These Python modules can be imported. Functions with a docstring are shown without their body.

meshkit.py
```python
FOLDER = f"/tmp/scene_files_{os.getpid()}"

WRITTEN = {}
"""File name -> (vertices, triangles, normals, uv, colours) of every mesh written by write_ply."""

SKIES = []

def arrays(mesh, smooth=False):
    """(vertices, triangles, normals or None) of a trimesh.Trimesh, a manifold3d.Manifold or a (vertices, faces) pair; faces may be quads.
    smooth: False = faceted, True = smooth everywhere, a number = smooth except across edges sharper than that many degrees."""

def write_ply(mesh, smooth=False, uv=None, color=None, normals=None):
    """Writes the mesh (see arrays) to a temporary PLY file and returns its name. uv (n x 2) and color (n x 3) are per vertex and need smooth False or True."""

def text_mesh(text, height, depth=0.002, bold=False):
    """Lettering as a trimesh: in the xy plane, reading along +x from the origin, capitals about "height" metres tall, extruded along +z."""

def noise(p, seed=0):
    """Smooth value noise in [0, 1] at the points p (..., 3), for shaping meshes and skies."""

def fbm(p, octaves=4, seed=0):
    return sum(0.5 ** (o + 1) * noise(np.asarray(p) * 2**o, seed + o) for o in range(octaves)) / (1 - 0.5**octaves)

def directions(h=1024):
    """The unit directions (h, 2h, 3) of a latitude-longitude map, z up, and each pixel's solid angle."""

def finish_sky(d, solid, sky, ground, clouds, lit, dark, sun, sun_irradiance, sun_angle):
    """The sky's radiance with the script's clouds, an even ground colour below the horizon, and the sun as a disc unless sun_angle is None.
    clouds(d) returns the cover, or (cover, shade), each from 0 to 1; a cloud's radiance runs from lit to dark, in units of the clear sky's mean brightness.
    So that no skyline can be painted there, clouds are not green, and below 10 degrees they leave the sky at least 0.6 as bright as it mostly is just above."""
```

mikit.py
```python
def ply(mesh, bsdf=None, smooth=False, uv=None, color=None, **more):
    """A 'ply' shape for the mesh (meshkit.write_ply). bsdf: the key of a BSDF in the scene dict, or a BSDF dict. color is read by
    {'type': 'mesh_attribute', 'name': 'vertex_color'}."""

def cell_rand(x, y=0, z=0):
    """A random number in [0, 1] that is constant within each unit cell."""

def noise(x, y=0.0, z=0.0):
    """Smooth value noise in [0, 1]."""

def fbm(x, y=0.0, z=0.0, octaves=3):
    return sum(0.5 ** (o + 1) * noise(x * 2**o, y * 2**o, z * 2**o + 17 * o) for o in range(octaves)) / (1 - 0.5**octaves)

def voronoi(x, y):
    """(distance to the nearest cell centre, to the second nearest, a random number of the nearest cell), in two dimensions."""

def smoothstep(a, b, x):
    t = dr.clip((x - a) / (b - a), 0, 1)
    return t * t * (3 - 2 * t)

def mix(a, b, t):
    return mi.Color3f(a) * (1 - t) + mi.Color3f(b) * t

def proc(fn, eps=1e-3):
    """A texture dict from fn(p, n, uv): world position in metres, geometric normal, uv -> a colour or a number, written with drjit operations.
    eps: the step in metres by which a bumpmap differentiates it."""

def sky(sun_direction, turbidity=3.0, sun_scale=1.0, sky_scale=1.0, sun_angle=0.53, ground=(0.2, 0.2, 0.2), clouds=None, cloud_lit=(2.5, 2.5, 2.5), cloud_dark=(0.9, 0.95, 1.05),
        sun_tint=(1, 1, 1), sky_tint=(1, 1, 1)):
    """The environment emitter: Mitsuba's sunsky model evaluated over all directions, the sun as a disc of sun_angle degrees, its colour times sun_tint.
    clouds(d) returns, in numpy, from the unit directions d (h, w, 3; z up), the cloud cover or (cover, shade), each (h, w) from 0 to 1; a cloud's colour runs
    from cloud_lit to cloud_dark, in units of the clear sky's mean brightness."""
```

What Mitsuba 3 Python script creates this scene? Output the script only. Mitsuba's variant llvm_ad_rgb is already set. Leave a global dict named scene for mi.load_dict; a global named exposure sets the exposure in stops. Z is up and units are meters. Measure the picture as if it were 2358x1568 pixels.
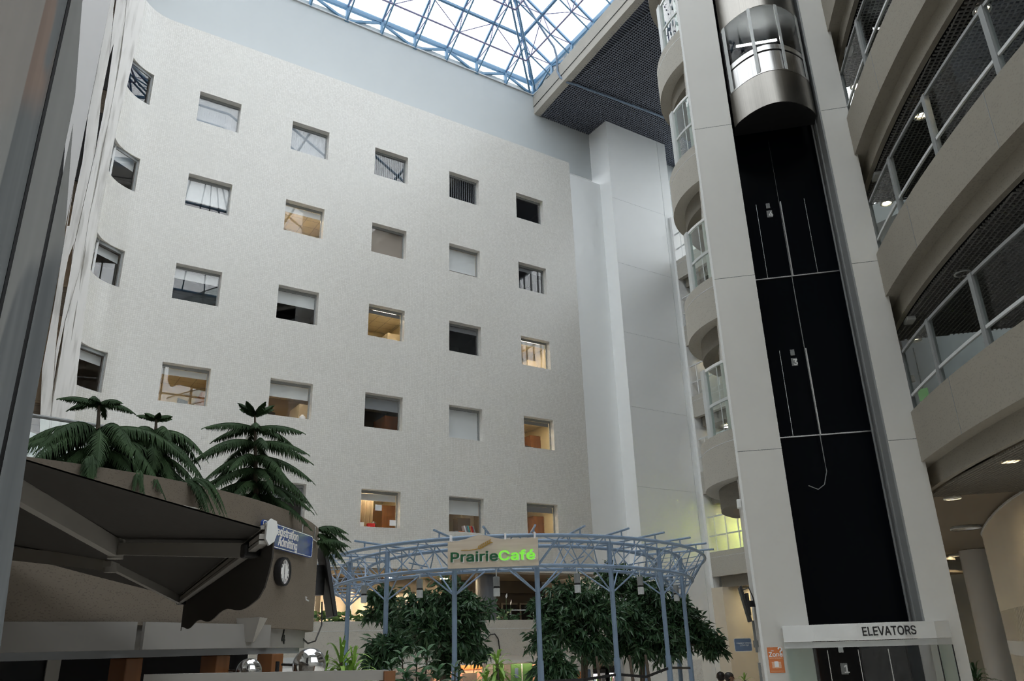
import math, random
import numpy as np, trimesh, manifold3d as m3
import mitsuba as mi, drjit as dr
import mikit, meshkit
from mikit import proc, noise, fbm, voronoi, cell_rand, smoothstep, mix, ply
import shapely.geometry as sg
from shapely import affinity
T = mi.ScalarTransform4f
A = np.array
rng = np.random.default_rng(7)
scene, labels = {}, {}
# ---------- camera ----------
EYE = A([-11.763, -28.711, 2.350])
FWD = A([0.512957, 0.778570, 0.361531]); DOWN = A([0.173547, 0.318405, -0.931933])
scene['camera'] = {'type': 'perspective', 'fov': 65.826, 'fov_axis': 'x', 'near_clip': 0.05, 'far_clip': 500.0,
                   'to_world': T().look_at(origin=EYE.tolist(), target=(EYE + FWD).tolist(), up=(-DOWN).tolist())}
# ---------- overcast sky above the skylight ----------
def overcast(d):
    return np.ones(d.shape[:2]), np.clip(0.5 - 0.5 * d[..., 2], 0, 1) * 0.3
scene['sky'] = mikit.sky((0.2, -0.5, 0.84), turbidity=5, sun_scale=0.0, clouds=overcast, cloud_lit=(1.0, 1.03, 1.06), cloud_dark=(0.92, 0.97, 1.05))
exposure = 4.68

# ---------- materials ----------
def mat(name, color, rough=0.6, metallic=0.0, spec=0.5, bump=None, bscale=1.0, **kw):
    c = proc(color) if callable(color) else {'type': 'rgb', 'value': list(color)}
    b = {'type': 'principled', 'base_color': c, 'roughness': rough, 'metallic': metallic, 'specular': spec, **kw}
    if bump is not None:
        b = {'type': 'bumpmap', 'arbitrary': {**proc(bump, eps=0.004)}, 'scale': bscale, 'bsdf': b}
    scene['mat_' + name] = {'type': 'twosided', 'bsdf': b}
def speck(base, dark, f=14.0, amt=0.5, big=0.6):
    base, dark = A(base), A(dark)
    def fn(p, n, uv):
        t = smoothstep(0.62, 0.8, noise(p.x * f * 3, p.y * f * 3, p.z * f * 3)) * amt + fbm(p.x * 0.9, p.y * 0.9, p.z * 0.5, 3) * big * 0.35
        return mix(base.tolist(), dark.tolist(), dr.clip(t, 0, 1))
    return fn
def tile_col(p, n, uv):
    s = 0.075
    h = dr.select(dr.abs(n.y) > 0.5, p.x, p.y + p.x * 0.3)
    a, b = h / s, p.z / s
    fa, fb = a - dr.floor(a), b - dr.floor(b)
    joint = dr.maximum(smoothstep(0.40, 0.5, dr.abs(fa - 0.5)), smoothstep(0.40, 0.5, dr.abs(fb - 0.5)))
    r = cell_rand(a, b, 3)
    big = fbm(h * 0.35, p.z * 0.25, 4.0, 3)
    c = mix([0.58, 0.565, 0.53], [0.69, 0.675, 0.64], r * 0.7 + big * 0.3)
    return mix(c, [0.47, 0.45, 0.40], joint * 0.8)
def tile_h(p, n, uv):
    s = 0.075
    h = dr.select(dr.abs(n.y) > 0.5, p.x, p.y + p.x * 0.3)
    a, b = h / s, p.z / s
    return noise(dr.floor(a), dr.floor(b)) * 0.001 + 0.0004 * noise(a * 0.5, b * 0.5)
mat('tile', tile_col, rough=0.28, spec=0.5)
mat('white', lambda p, n, uv: mix([0.50, 0.525, 0.53], [0.465, 0.49, 0.495], fbm(p.x * 0.4, p.y * 0.4, p.z * 0.15, 3)), 0.55)  # same paint as the pier, darkened to offset the nearby skylight
mat('white_lit', lambda p, n, uv: mix([0.80, 0.815, 0.81], [0.76, 0.775, 0.77], fbm(p.x * 0.4, p.y * 0.4, p.z * 0.15, 3)), 0.55)  # upper wall paint again, with light added in the colour for pier and step
mat('offwhite', lambda p, n, uv: mix([0.62, 0.61, 0.58], [0.57, 0.56, 0.53], fbm(p.x * 0.6, p.y * 0.6, p.z * 0.2, 3)), 0.5)
mat('trimwhite', (0.74, 0.75, 0.74), 0.4)
mat('cream', lambda p, n, uv: mix([0.62, 0.55, 0.44], [0.57, 0.50, 0.40], fbm(p.x, p.y, p.z * 0.3, 2)), 0.6)
mat('fascia', speck((0.40, 0.375, 0.33), (0.28, 0.265, 0.235), 12, 0.25), 0.8)
mat('concrete_lit', speck((0.42, 0.40, 0.355), (0.28, 0.265, 0.235), 12, 0.30), 0.8)  # gallery concrete again, light put into the colour for balconies and planter
mat('headergrey', (0.26, 0.25, 0.235), 0.6)
mat('headerlight', (0.36, 0.34, 0.31), 0.6)
mat('pilaster', (0.44, 0.43, 0.425), 0.6)
mat('steel_bright', lambda p, n, uv: mix([0.62, 0.61, 0.60], [0.42, 0.41, 0.40], noise(p.x * 60, p.y * 60, p.z * 0.4)), 0.25, metallic=1.0)
mat('concrete', speck((0.26, 0.24, 0.20), (0.17, 0.155, 0.13), 12, 0.30), 0.8)  # same concrete as the balconies, weaker light on right galleries darkened into it
mat('drumconc', speck((0.165, 0.138, 0.108), (0.085, 0.07, 0.055), 30, 0.40, 0.7), 0.85)
mat('inner', speck((0.20, 0.185, 0.155), (0.14, 0.125, 0.10), 12, 0.3), 0.8)
mat('brownpaint', (0.22, 0.185, 0.14), 0.6)
mat('lattice', (0.17, 0.17, 0.165), 0.5)
mat('lattice_blue', (0.12, 0.13, 0.16), 0.5)
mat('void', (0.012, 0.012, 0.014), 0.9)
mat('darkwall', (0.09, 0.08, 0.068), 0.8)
mat('blackglass', (0.003, 0.004, 0.006), 0.15, spec=0.06)
mat('black', (0.012, 0.012, 0.013), 0.4)
mat('greyframe', (0.22, 0.23, 0.23), 0.45)
mat('lightframe', (0.52, 0.54, 0.54), 0.4)
mat('ringblue', (0.19, 0.265, 0.37), 0.38)
mat('skyblue', (0.13, 0.26, 0.40), 0.45)
mat('pipeblue', (0.16, 0.22, 0.30), 0.45)
mat('lilac', (0.26, 0.25, 0.40), 0.45)
mat('steel', lambda p, n, uv: mix([0.36, 0.34, 0.31], [0.30, 0.285, 0.26], noise(p.x * 90, p.y * 90, p.z * 0.6)), 0.33, metallic=1.0)
mat('chrome', (0.75, 0.75, 0.75), 0.18, metallic=1.0)
mat('mirror', (0.85, 0.85, 0.85), 0.02, metallic=1.0)
mat('green_lime', (0.22, 0.62, 0.06), 0.4)
mat('green_dark', (0.015, 0.10, 0.04), 0.4)
mat('signwood', lambda p, n, uv: mix([0.64, 0.56, 0.46], [0.50, 0.42, 0.33], fbm(p.x * 2, p.y * 2, p.z * 22, 3)), 0.5)
mat('wheatgold', (0.42, 0.25, 0.05), 0.5)
mat('navy', (0.012, 0.045, 0.22), 0.3)
mat('columngrey', (0.13, 0.145, 0.17), 0.5)
mat('signgrey', (0.10, 0.15, 0.24), 0.4)
mat('plainwhite', (0.8, 0.8, 0.8), 0.5)
mat('wood', lambda p, n, uv: mix([0.22, 0.09, 0.03], [0.14, 0.055, 0.018], fbm(p.x * 14, p.y * 14, p.z * 0.8, 3)), 0.4)
mat('fabric', lambda p, n, uv: mix([0.050, 0.046, 0.042], [0.040, 0.037, 0.033], noise(p.x * 150, p.y * 150, p.z * 150)), 0.9)
mat('armgrey', (0.30, 0.285, 0.26), 0.45)
mat('orange', (0.62, 0.19, 0.06), 0.5)
mat('peach', (0.75, 0.45, 0.30), 0.5)
mat('panelgreen', (0.06, 0.16, 0.05), 0.4)
mat('soil', (0.05, 0.035, 0.025), 0.9)
mat('bark', lambda p, n, uv: mix([0.12, 0.095, 0.07], [0.07, 0.055, 0.04], fbm(p.x * 20, p.y * 20, p.z * 6, 3)), 0.8)
mat('skin', (0.32, 0.18, 0.12), 0.5); mat('hair', (0.02, 0.015, 0.012), 0.5); mat('shirt', (0.20, 0.21, 0.23), 0.8); mat('shirt_red', (0.25, 0.09, 0.09), 0.8)
mat('floor', lambda p, n, uv: mix([0.62, 0.58, 0.52], [0.52, 0.49, 0.44], fbm(p.x, p.y, 0, 3)), 0.4)
mat('brick', lambda p, n, uv: mix([0.21, 0.17, 0.13], [0.09, 0.075, 0.06], smoothstep(0.44, 0.5, dr.abs(p.z / 0.2 - dr.floor(p.z / 0.2) - 0.5))), 0.85)
mat('blind', (0.62, 0.64, 0.64), 0.8)
mat('blindtan', (0.30, 0.26, 0.22), 0.8)
mat('blindgrey', (0.24, 0.255, 0.27), 0.8)
mat('vanegrey', (0.36, 0.38, 0.40), 0.8)
mat('curtain', (0.66, 0.67, 0.70), 0.8)
mat('room_tan', (0.30, 0.23, 0.16), 0.8)
mat('room_dark', (0.06, 0.062, 0.065), 0.8)
mat('room_warm', (0.52, 0.45, 0.31), 0.8)
mat('ceiling_tile', lambda p, n, uv: mix([0.62, 0.57, 0.46], [0.40, 0.36, 0.29], dr.maximum(smoothstep(0.46, 0.49, dr.abs(p.x / 0.6 - dr.floor(p.x / 0.6) - 0.5)), smoothstep(0.46, 0.49, dr.abs(p.y / 0.6 - dr.floor(p.y / 0.6) - 0.5)))), 0.8)
mat('limewall', (0.40, 0.55, 0.04), 0.7)
mat('red', (0.5, 0.02, 0.02), 0.5); mat('teal', (0.05, 0.35, 0.35), 0.5); mat('paper', (0.75, 0.78, 0.8), 0.7)
def mural(p, n, uv):
    u, z = p.x * 10.0, p.z
    streak = fbm(u * 6.0, z * 0.8, 3.0, 4)
    c = mix([0.075, 0.085, 0.09], [0.16, 0.17, 0.175], streak)
    edge = u + (fbm(u * 2.0, z * 2.5, 2.0, 3) - 0.5) * 1.4
    band = smoothstep(0.56, 0.64, noise(edge * 0.75 + 0.9, z * 0.55 + 3.6, 5.0))
    c = mix(c, mix([0.15, 0.105, 0.085], [0.26, 0.19, 0.155], streak), band)
    pale = smoothstep(0.74, 0.80, noise(u * 1.9 + 7.0, z * 0.8 + 3.1, 1.0))
    return mix(c, [0.27, 0.27, 0.26], pale * 0.7)
mat('mural', mural, 0.6)
mat('mural_grey', lambda p, n, uv: mix(mix([0.075, 0.085, 0.092], [0.165, 0.175, 0.18], fbm(p.x * 60.0, p.z * 0.8, 3.0, 4)), [0.27, 0.27, 0.26], 0.6 * smoothstep(0.76, 0.82, noise(p.x * 19.0 + 4.0, p.z * 0.8 + 3.1, 1.0))), 0.6)
mat('washwood', lambda p, n, uv: mix([0.74, 0.72, 0.69], [0.50, 0.48, 0.45], smoothstep(0.45, 0.8, fbm(p.x * 9, p.y * 9, p.z * 0.7, 3))), 0.6)
def leafmat(name, a, b, rough=0.35):
    scene['mat_' + name] = {'type': 'twosided', 'bsdf': {'type': 'principled', 'roughness': rough, 'specular': 0.3,
        'base_color': proc(lambda p, n, uv: mix(a, b, noise(p.x * 6, p.y * 6, p.z * 6)))}}
leafmat('ficus', [0.018, 0.050, 0.022], [0.045, 0.095, 0.045])
leafmat('ficus_b', [0.030, 0.070, 0.028], [0.060, 0.115, 0.050])
leafmat('pine', [0.012, 0.030, 0.010], [0.030, 0.062, 0.020], 0.85)
leafmat('dracaena', [0.12, 0.24, 0.03], [0.24, 0.40, 0.07])
leafmat('pothos', [0.05, 0.12, 0.03], [0.16, 0.24, 0.07])
leafmat('fiddle', [0.025, 0.075, 0.03], [0.06, 0.13, 0.06], 0.25)
scene['mat_pane'] = {'type': 'thindielectric', 'int_ior': 1.5}
scene['mat_panegreen'] = {'type': 'thindielectric', 'int_ior': 1.5, 'specular_transmittance': {'type': 'rgb', 'value': [0.72, 0.82, 0.78]}}
scene['mat_panesmoke'] = {'type': 'thindielectric', 'int_ior': 1.18, 'specular_transmittance': {'type': 'rgb', 'value': [0.30, 0.32, 0.33]}}
scene['mat_panedim'] = {'type': 'thindielectric', 'int_ior': 1.12, 'specular_transmittance': {'type': 'rgb', 'value': [0.7, 0.75, 0.73]}}
scene['mat_skyglass'] = {'type': 'thindielectric', 'int_ior': 1.3, 'specular_transmittance': {'type': 'rgb', 'value': [0.95, 0.97, 0.97]}}
mat('lampface', (0.8, 0.8, 0.8), 0.5)

# ---------- mesh helpers ----------
def mesh(v, f): return trimesh.Trimesh(np.asarray(v, float), np.asarray(f, int), process=False)
def cat(ms): return trimesh.util.concatenate([m for m in ms if m is not None])
def box(p, q):
    p, q = A(p, float), A(q, float); lo, hi = np.minimum(p, q), np.maximum(p, q)
    m = trimesh.creation.box(hi - lo); m.apply_translation((lo + hi) / 2); return m
def frame(o, ax, ay, az=(0, 0, 1)):
    M = np.eye(4); M[:3, 0], M[:3, 1], M[:3, 2], M[:3, 3] = ax, ay, az, o; return M
def tf(m, M): m = m.copy(); m.apply_transform(M); return m
def tube(p, q, r, n=8, r2=None):
    return polytube([p, q], r if r2 is None else [r, r2], n)
def polytube(P, r, n=8, closed=False):
    P = A(P, float); k = len(P); r = np.broadcast_to(r, (k,))
    t = np.gradient(P, axis=0) if not closed else np.roll(P, -1, 0) - np.roll(P, 1, 0)
    t /= np.linalg.norm(t, axis=1, keepdims=True) + 1e-12
    ref = A([0, 0, 1.0]) if abs(t[:, 2]).mean() < 0.9 else A([1.0, 0, 0])
    a = np.cross(t, ref); a /= np.linalg.norm(a, axis=1, keepdims=True) + 1e-12
    b = np.cross(t, a); g = np.arange(n) * 2 * np.pi / n
    v = (P[:, None] + r[:, None, None] * (np.cos(g)[None, :, None] * a[:, None] + np.sin(g)[None, :, None] * b[:, None])).reshape(-1, 3)
    f = []
    for i in range(k if closed else k - 1):
        j = (i + 1) % k
        for s in range(n):
            u = (s + 1) % n
            f += [[i * n + s, j * n + u, i * n + u], [i * n + s, j * n + s, j * n + u]]
    if not closed:
        v = np.vstack([v, P[:1], P[-1:]]); c0, c1 = len(v) - 2, len(v) - 1
        for s in range(n):
            u = (s + 1) % n
            f += [[c0, s, u], [c1, (k - 1) * n + u, (k - 1) * n + s]]
    return mesh(v, f)
def bar(p, q, w, h, up=(0, 0, 1)):
    p, q = A(p, float), A(q, float); d = q - p; L = np.linalg.norm(d); d /= L
    up = A(up, float)
    if abs(d @ up) > 0.98: up = A([1.0, 0, 0]) if abs(d[0]) < 0.9 else A([0, 1.0, 0])
    s = np.cross(d, up); s /= np.linalg.norm(s); u = np.cross(s, d)
    return tf(trimesh.creation.box([L, w, h]), frame((p + q) / 2, d, s, u) if np.linalg.det(np.c_[d, s, u]) > 0 else frame((p + q) / 2, d, -s, u))
def sweep(path, prof, closed=False, caps=True):
    """A closed profile [(offset to the right of the path, z)] along a plan path [(x, y)]."""
    P = A(path, float); n, k = len(P), len(prof)
    t = np.gradient(P, axis=0) if not closed else np.roll(P, -1, 0) - np.roll(P, 1, 0)
    t /= np.linalg.norm(t, axis=1, keepdims=True); nr = np.c_[t[:, 1], -t[:, 0]]
    v = A([[*(P[i] + nr[i] * o), z] for i in range(n) for o, z in prof])
    f = []
    for i in range(n if closed else n - 1):
        j = (i + 1) % n
        for s in range(k):
            u = (s + 1) % k
            f += [[i * k + s, i * k + u, j * k + u], [i * k + s, j * k + u, j * k + s]]
    if caps and not closed:
        tri = m3.triangulate([np.asarray(prof, float)])
        for a, b, c in np.asarray(tri): f += [[a, b, c], [(n - 1) * k + c, (n - 1) * k + b, (n - 1) * k + a]]
    m = mesh(v, f); m.fix_normals() if len(f) < 4000 else None
    return m
def strip(path, z0, z1):
    P = A(path, float); n = len(P)
    v = np.vstack([np.c_[P, np.full(n, z0)], np.c_[P, np.full(n, z1)]])
    return mesh(v, [q for i in range(n - 1) for q in ([i, i + 1, n + i + 1], [i, n + i + 1, n + i])])
def prism(poly, z0, z1):
    g = poly if hasattr(poly, 'geom_type') else sg.Polygon(poly)
    gs = getattr(g, 'geoms', [g]); ms = []
    for q in gs:
        m = trimesh.creation.extrude_polygon(q, z1 - z0, engine='earcut'); m.apply_translation([0, 0, z0]); ms.append(m)
    return cat(ms)
def wallprism(poly, o, ax, ay_thick, th):
    """A polygon in (u, z) extruded by th along the horizontal direction ay_thick, u along ax from o."""
    m = prism(poly, 0, th); v = m.vertices.copy()
    m.vertices = A(o) + v[:, :1] * A(ax) + v[:, 1:2] * A([0, 0, 1.0]) + v[:, 2:3] * A(ay_thick)
    m.fix_normals(); return m
def quad(a, b, c, d): return mesh([a, b, c, d], [[0, 1, 2], [0, 2, 3]])
def lathe(prof, n=32, center=(0, 0, 0)):
    p = A(prof, float); g = np.arange(n) * 2 * np.pi / n; k = len(p)
    v = np.stack([p[None, :, 0] * np.cos(g)[:, None], p[None, :, 0] * np.sin(g)[:, None], np.broadcast_to(p[None, :, 1], (n, k))], -1).reshape(-1, 3) + A(center)
    f = []
    for i in range(n):
        j = (i + 1) % n
        for s in range(k - 1): f += [[i * k + s, j * k + s, j * k + s + 1], [i * k + s, j * k + s + 1, i * k + s + 1]]
    return mesh(v, f)
def cyl(c, r, z0, z1, n=32): return lathe([(0, z0), (r, z0), (r, z1), (0, z1)], n, (c[0], c[1], 0))
def arc(c, r, a0, a1, n): return [(c[0] + r * math.cos(a), c[1] + r * math.sin(a)) for a in np.linspace(math.radians(a0), math.radians(a1), n)]
def rbox(size, r=0.01, seg=6):
    h = A(size) / 2 - r; s = m3.Manifold.sphere(r, seg * 2)
    m = m3.Manifold.batch_hull([s.translate([float(x) for x in h * A(sgn)]) for sgn in np.ndindex(2, 2, 2) for sgn in [A(sgn) * 2 - 1]]).to_mesh()
    return mesh(m.vert_properties[:, :3], m.tri_verts)
def spheres_hull(pts): return m3.Manifold.batch_hull([m3.Manifold.sphere(r, 12).translate([float(x) for x in p]) for p, r in pts])
def text(s, height, depth, o, ax, up=(0, 0, 1), bold=False, align='l'):
    m = meshkit.text_mesh(s, height, depth, bold); w = m.bounds[1][0]
    if align == 'c': m.apply_translation([-w / 2, 0, 0])
    ax, up = A(ax, float), A(up, float); return tf(m, frame(o, ax, up, np.cross(ax, up)))
# ---------- scene helpers ----------
used = {}
def key(name):
    n = used.get(name, 0); used[name] = n + 1
    return name if n == 0 else f'{name}_{n:03d}'
def put(k, m, bsdf, smooth=False, **more):
    scene[k] = ply(m, bsdf if bsdf is None else 'mat_' + bsdf, smooth, **more); return k
def thing(name, label, cat_, group=None):
    k = key(name); labels[k] = {'label': label, 'category': cat_}
    if group: labels[k]['group'] = group
    return k
def struct(name, m, bsdf, smooth=False, label=None, **more):
    k = key(name); put(k, m, bsdf, smooth, **more); labels[k] = {'kind': 'structure', 'label': label or name.replace('_', ' ')}; return k
def sthing(name, label):
    k = key(name); labels[k] = {'kind': 'structure', 'label': label}; return k
def part(parent, name, m, bsdf, smooth=False, label=None, stuff=False, **more):
    k = key(parent + '__' + name); put(k, m, bsdf, smooth, **more)
    d = {}
    if label: d['label'] = label
    if stuff: d['kind'] = 'stuff'
    if d: labels[k] = d
    return k
def one(name, m, bsdf, label, cat_, smooth=False, group=None, **more):
    k = thing(name, label, cat_, group); put(k, m, bsdf, smooth, **more); return k
def glow(rgb): return {'emitter': {'type': 'area', 'radiance': {'type': 'rgb', 'value': [float(v) * .14 for v in rgb]}}}
ORD = ['first', 'second', 'third', 'fourth', 'fifth', 'sixth', 'seventh', 'eighth', 'ninth', 'tenth']

# ================= the shell of the atrium =================
struct('floor', box((-34, -50, -0.3), (40, 8, 0)), 'floor', label='stone floor of the atrium')
# --- the tiled facade: flat part on Y = 0, quarter-round end towards the left
WX, WW, WH, WZ = 3.832, 1.651, 1.427, 23.822
def win_x(c): return (c - 3) * WX
def win_z(r): return WZ - 3.9 * r
FLAT = [(r, c) for r in range(4) for c in range(1, 6)] + [(4, c) for c in (2, 3, 4, 5)]
TZ0, TZ1 = 5.28, 26.80
face = sg.box(-9.0, TZ0, 11.21, TZ1)
for r, c in FLAT:
    face = face.difference(sg.box(win_x(c), win_z(r) - WH, win_x(c) + WW, win_z(r)))
wb = struct('wall_back', wallprism(face, (0, 0, 0), (1, 0, 0), (0, 1, 0), 0.40), 'tile', label='cream mosaic-tiled office wall with a grid of square windows')
cc0, cr = A([-9.0, -1.5]), 1.5
def curve_pt(a, r=cr): return (cc0[0] - r * math.sin(math.radians(a)), cc0[1] + r * math.cos(math.radians(a)))
def curved(a0, a1, z0, z1, n):
    ang = np.linspace(a0, a1, n + 1); P = [curve_pt(a) for a in ang] + [curve_pt(a, cr + 0.4) for a in ang[::-1]]
    return prism(P, z0, z1)
CA0, CA1 = 16.5, 74.0
zs = [TZ0] + [v for r in (3, 2, 1, 0) for v in (win_z(r) - WH, win_z(r))] + [TZ1]
ms = [curved(0, CA0, TZ0, TZ1, 6), curved(CA1, 100, TZ0, TZ1, 8)]
for i in range(0, len(zs), 2): ms.append(curved(CA0, CA1, zs[i], zs[i + 1], 20))
part(wb, 'curved_end', cat(ms), 'tile', smooth=25)
# --- smooth white walls
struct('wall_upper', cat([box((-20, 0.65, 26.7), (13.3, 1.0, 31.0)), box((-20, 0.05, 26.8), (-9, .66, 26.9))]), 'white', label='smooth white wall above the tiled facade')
struct('trim_1', box((11.21, 0.02, 0), (13.3, 0.66, 26.1)), 'white_lit', label='low white step of wall beside the tiles')
pier = struct('wall_pier', cat([box((13.3, -0.9, 0), (17.10, 1.0, 30.4)), box((17.13, -0.9, 0), (17.75, 1.0, 30.4)), box((17.0, -0.86, 0), (17.3, 1.0, 30.4))]), 'white_lit', label='tall white pier in the corner right of the tiled wall')
for z in (9.2, 13.1, 17.0, 20.9, 24.8):
    part(pier, 'panel_joint', box((13.3, -0.905, z), (17.1, -0.895, z + 0.012)), 'lightframe')
# --- right wing: turned five degrees, runs towards the viewer from the pier
RWD = A([-0.08, -0.9968, 0]); RWN = A([-0.9968, 0.08, 0])     # along, and out into the atrium
def rw(s, d, z): return A([17.45, -0.75, 0]) + RWD * s - RWN * d + A([0, 0, z])
def rwbox(s0, s1, d0, d1, z0, z1):
    return tf(trimesh.creation.box([s1 - s0, d1 - d0, z1 - z0]), frame(rw((s0 + s1) / 2, (d0 + d1) / 2, (z0 + z1) / 2), RWD, -RWN))
SOF, ROOF0, ROOF1 = 29.75, 31.0, 31.3
# --- roof slab east of the skylight, its fascia and the dark mesh soffit
def ea(t, x=9.5): return A([x - 0.075 * t, 0.65 - t, 0])
E0, E1 = ea(0), ea(38.4)
rf = struct('roof_edge', prism([E0[:2], (9.9, 0.65), (9.9 - .075 * 38.4, -37.75), E1[:2]], SOF, 31.0), 'fascia', label='beige concrete fascia along the edge of the skylight')
ln = [E0 + [-0.012, 0, 30.22], E1 + [-0.012, 0, 30.22]]
part(rf, 'drip_joint', bar(ln[0], ln[1], 0.03, 0.03), 'black')
part(rf, 'upper_lip', bar(E0 + [-0.01, 0, 30.62], E1 + [-0.01, 0, 30.62], 0.04, 0.76), 'fascia')
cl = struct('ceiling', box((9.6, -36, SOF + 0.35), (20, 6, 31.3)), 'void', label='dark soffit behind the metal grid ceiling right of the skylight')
ms = []
for i in range(150):
    x = 9.9 + i * 0.14
    if x < 19.9: ms.append(box((x - .022, -36, SOF), (x + .022, 0.65, SOF + 0.09)))
for j in range(260):
    y = 0.5 - j * 0.14
    ms.append(box((9.75 - 0.075 * (0.65 - y), y - .022, SOF), (19.9, y + .022, SOF + 0.09)))
part(cl, 'metal_grid', cat(ms), 'lattice_blue', stuff=True, label='blue grey metal grid of the high ceiling')
struct('roof', cat([box((-34, -50, 31.0), (-19.85, 8, 31.6)), box((-19.85, -50, 31.0), (20.3, -37.85, 31.6)), box((9.5, -37.85, 31.3), (20.3, 8, 31.6)), box((20.3, -50, 20.0), (40, 8, 20.3)), box((-19.85, 0.7, 31.0), (9.5, 8, 31.3))]), 'white', label='flat roof around the skylight')
struct('wall_left', cat([box((-34.3, -50, 0), (-34, 8, 31.6)), box((-34, 7.7, 0), (-11, 8, 31.6))]), 'offwhite', label='far left wall')
wf = struct('wall_front', wallprism(sg.box(-34, 0, 40, 31.6).difference(sg.box(-14, 11.0, 8, 30)), (0, -50.3, 0), (1, 0, 0), (0, 1, 0), .3), 'offwhite', label='unseen wall behind the viewer, glazing added for frontal light')  # unseen glazing added and sized to send frontal light onto the facade
for x in np.arange(-14, 8.1, 2.75): part(wf, 'mullion', box((x - .08, -50.3, 11), (x + .08, -50.0, 30)), 'lightframe')
for z in np.arange(11, 30.1, 3.8): part(wf, 'transom', box((-14, -50.25, z - .07), (8, -50.05, z + .07)), 'lightframe')
part(wf, 'pane', quad((-14, -50.15, 11), (8, -50.15, 11), (8, -50.15, 30), (-14, -50.15, 30)), 'skyglass')
# exterior wall of the right wing with tall glazing that lets daylight in at the top
ex = cat([wallprism(sg.box(-50, 0, 4, 20.3).difference(sg.box(-3.2, 1, 3.2, 4.4)), (24, 0, 0), (0, 1, 0), (1, 0, 0), 0.3), wallprism(sg.box(-50, 20, 4, 31.6).difference(sg.box(-18, 20.9, 0.4, 29.6)), (20, 0, 0), (0, 1, 0), (1, 0, 0), 0.3)])
we = struct('wall_right', ex, 'white', label='outer wall of the right wing with tall daylight glazing')
for y in np.arange(-18, .41, .92): part(we, 'mullion', box((20.0, y - .04, 20.9), (20.12, y + .04, 29.6)), 'lightframe')
for z in (20.95, 23.4, 26.4, 29.55): part(we, 'transom', box((20.0, -18, z - .05), (20.1, .4, z + .05)), 'lightframe')
part(we, 'pane', quad((20.1, -18, 20.9), (20.1, .4, 20.9), (20.1, .4, 29.6), (20.1, -18, 29.6)), 'skyglass')
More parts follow.
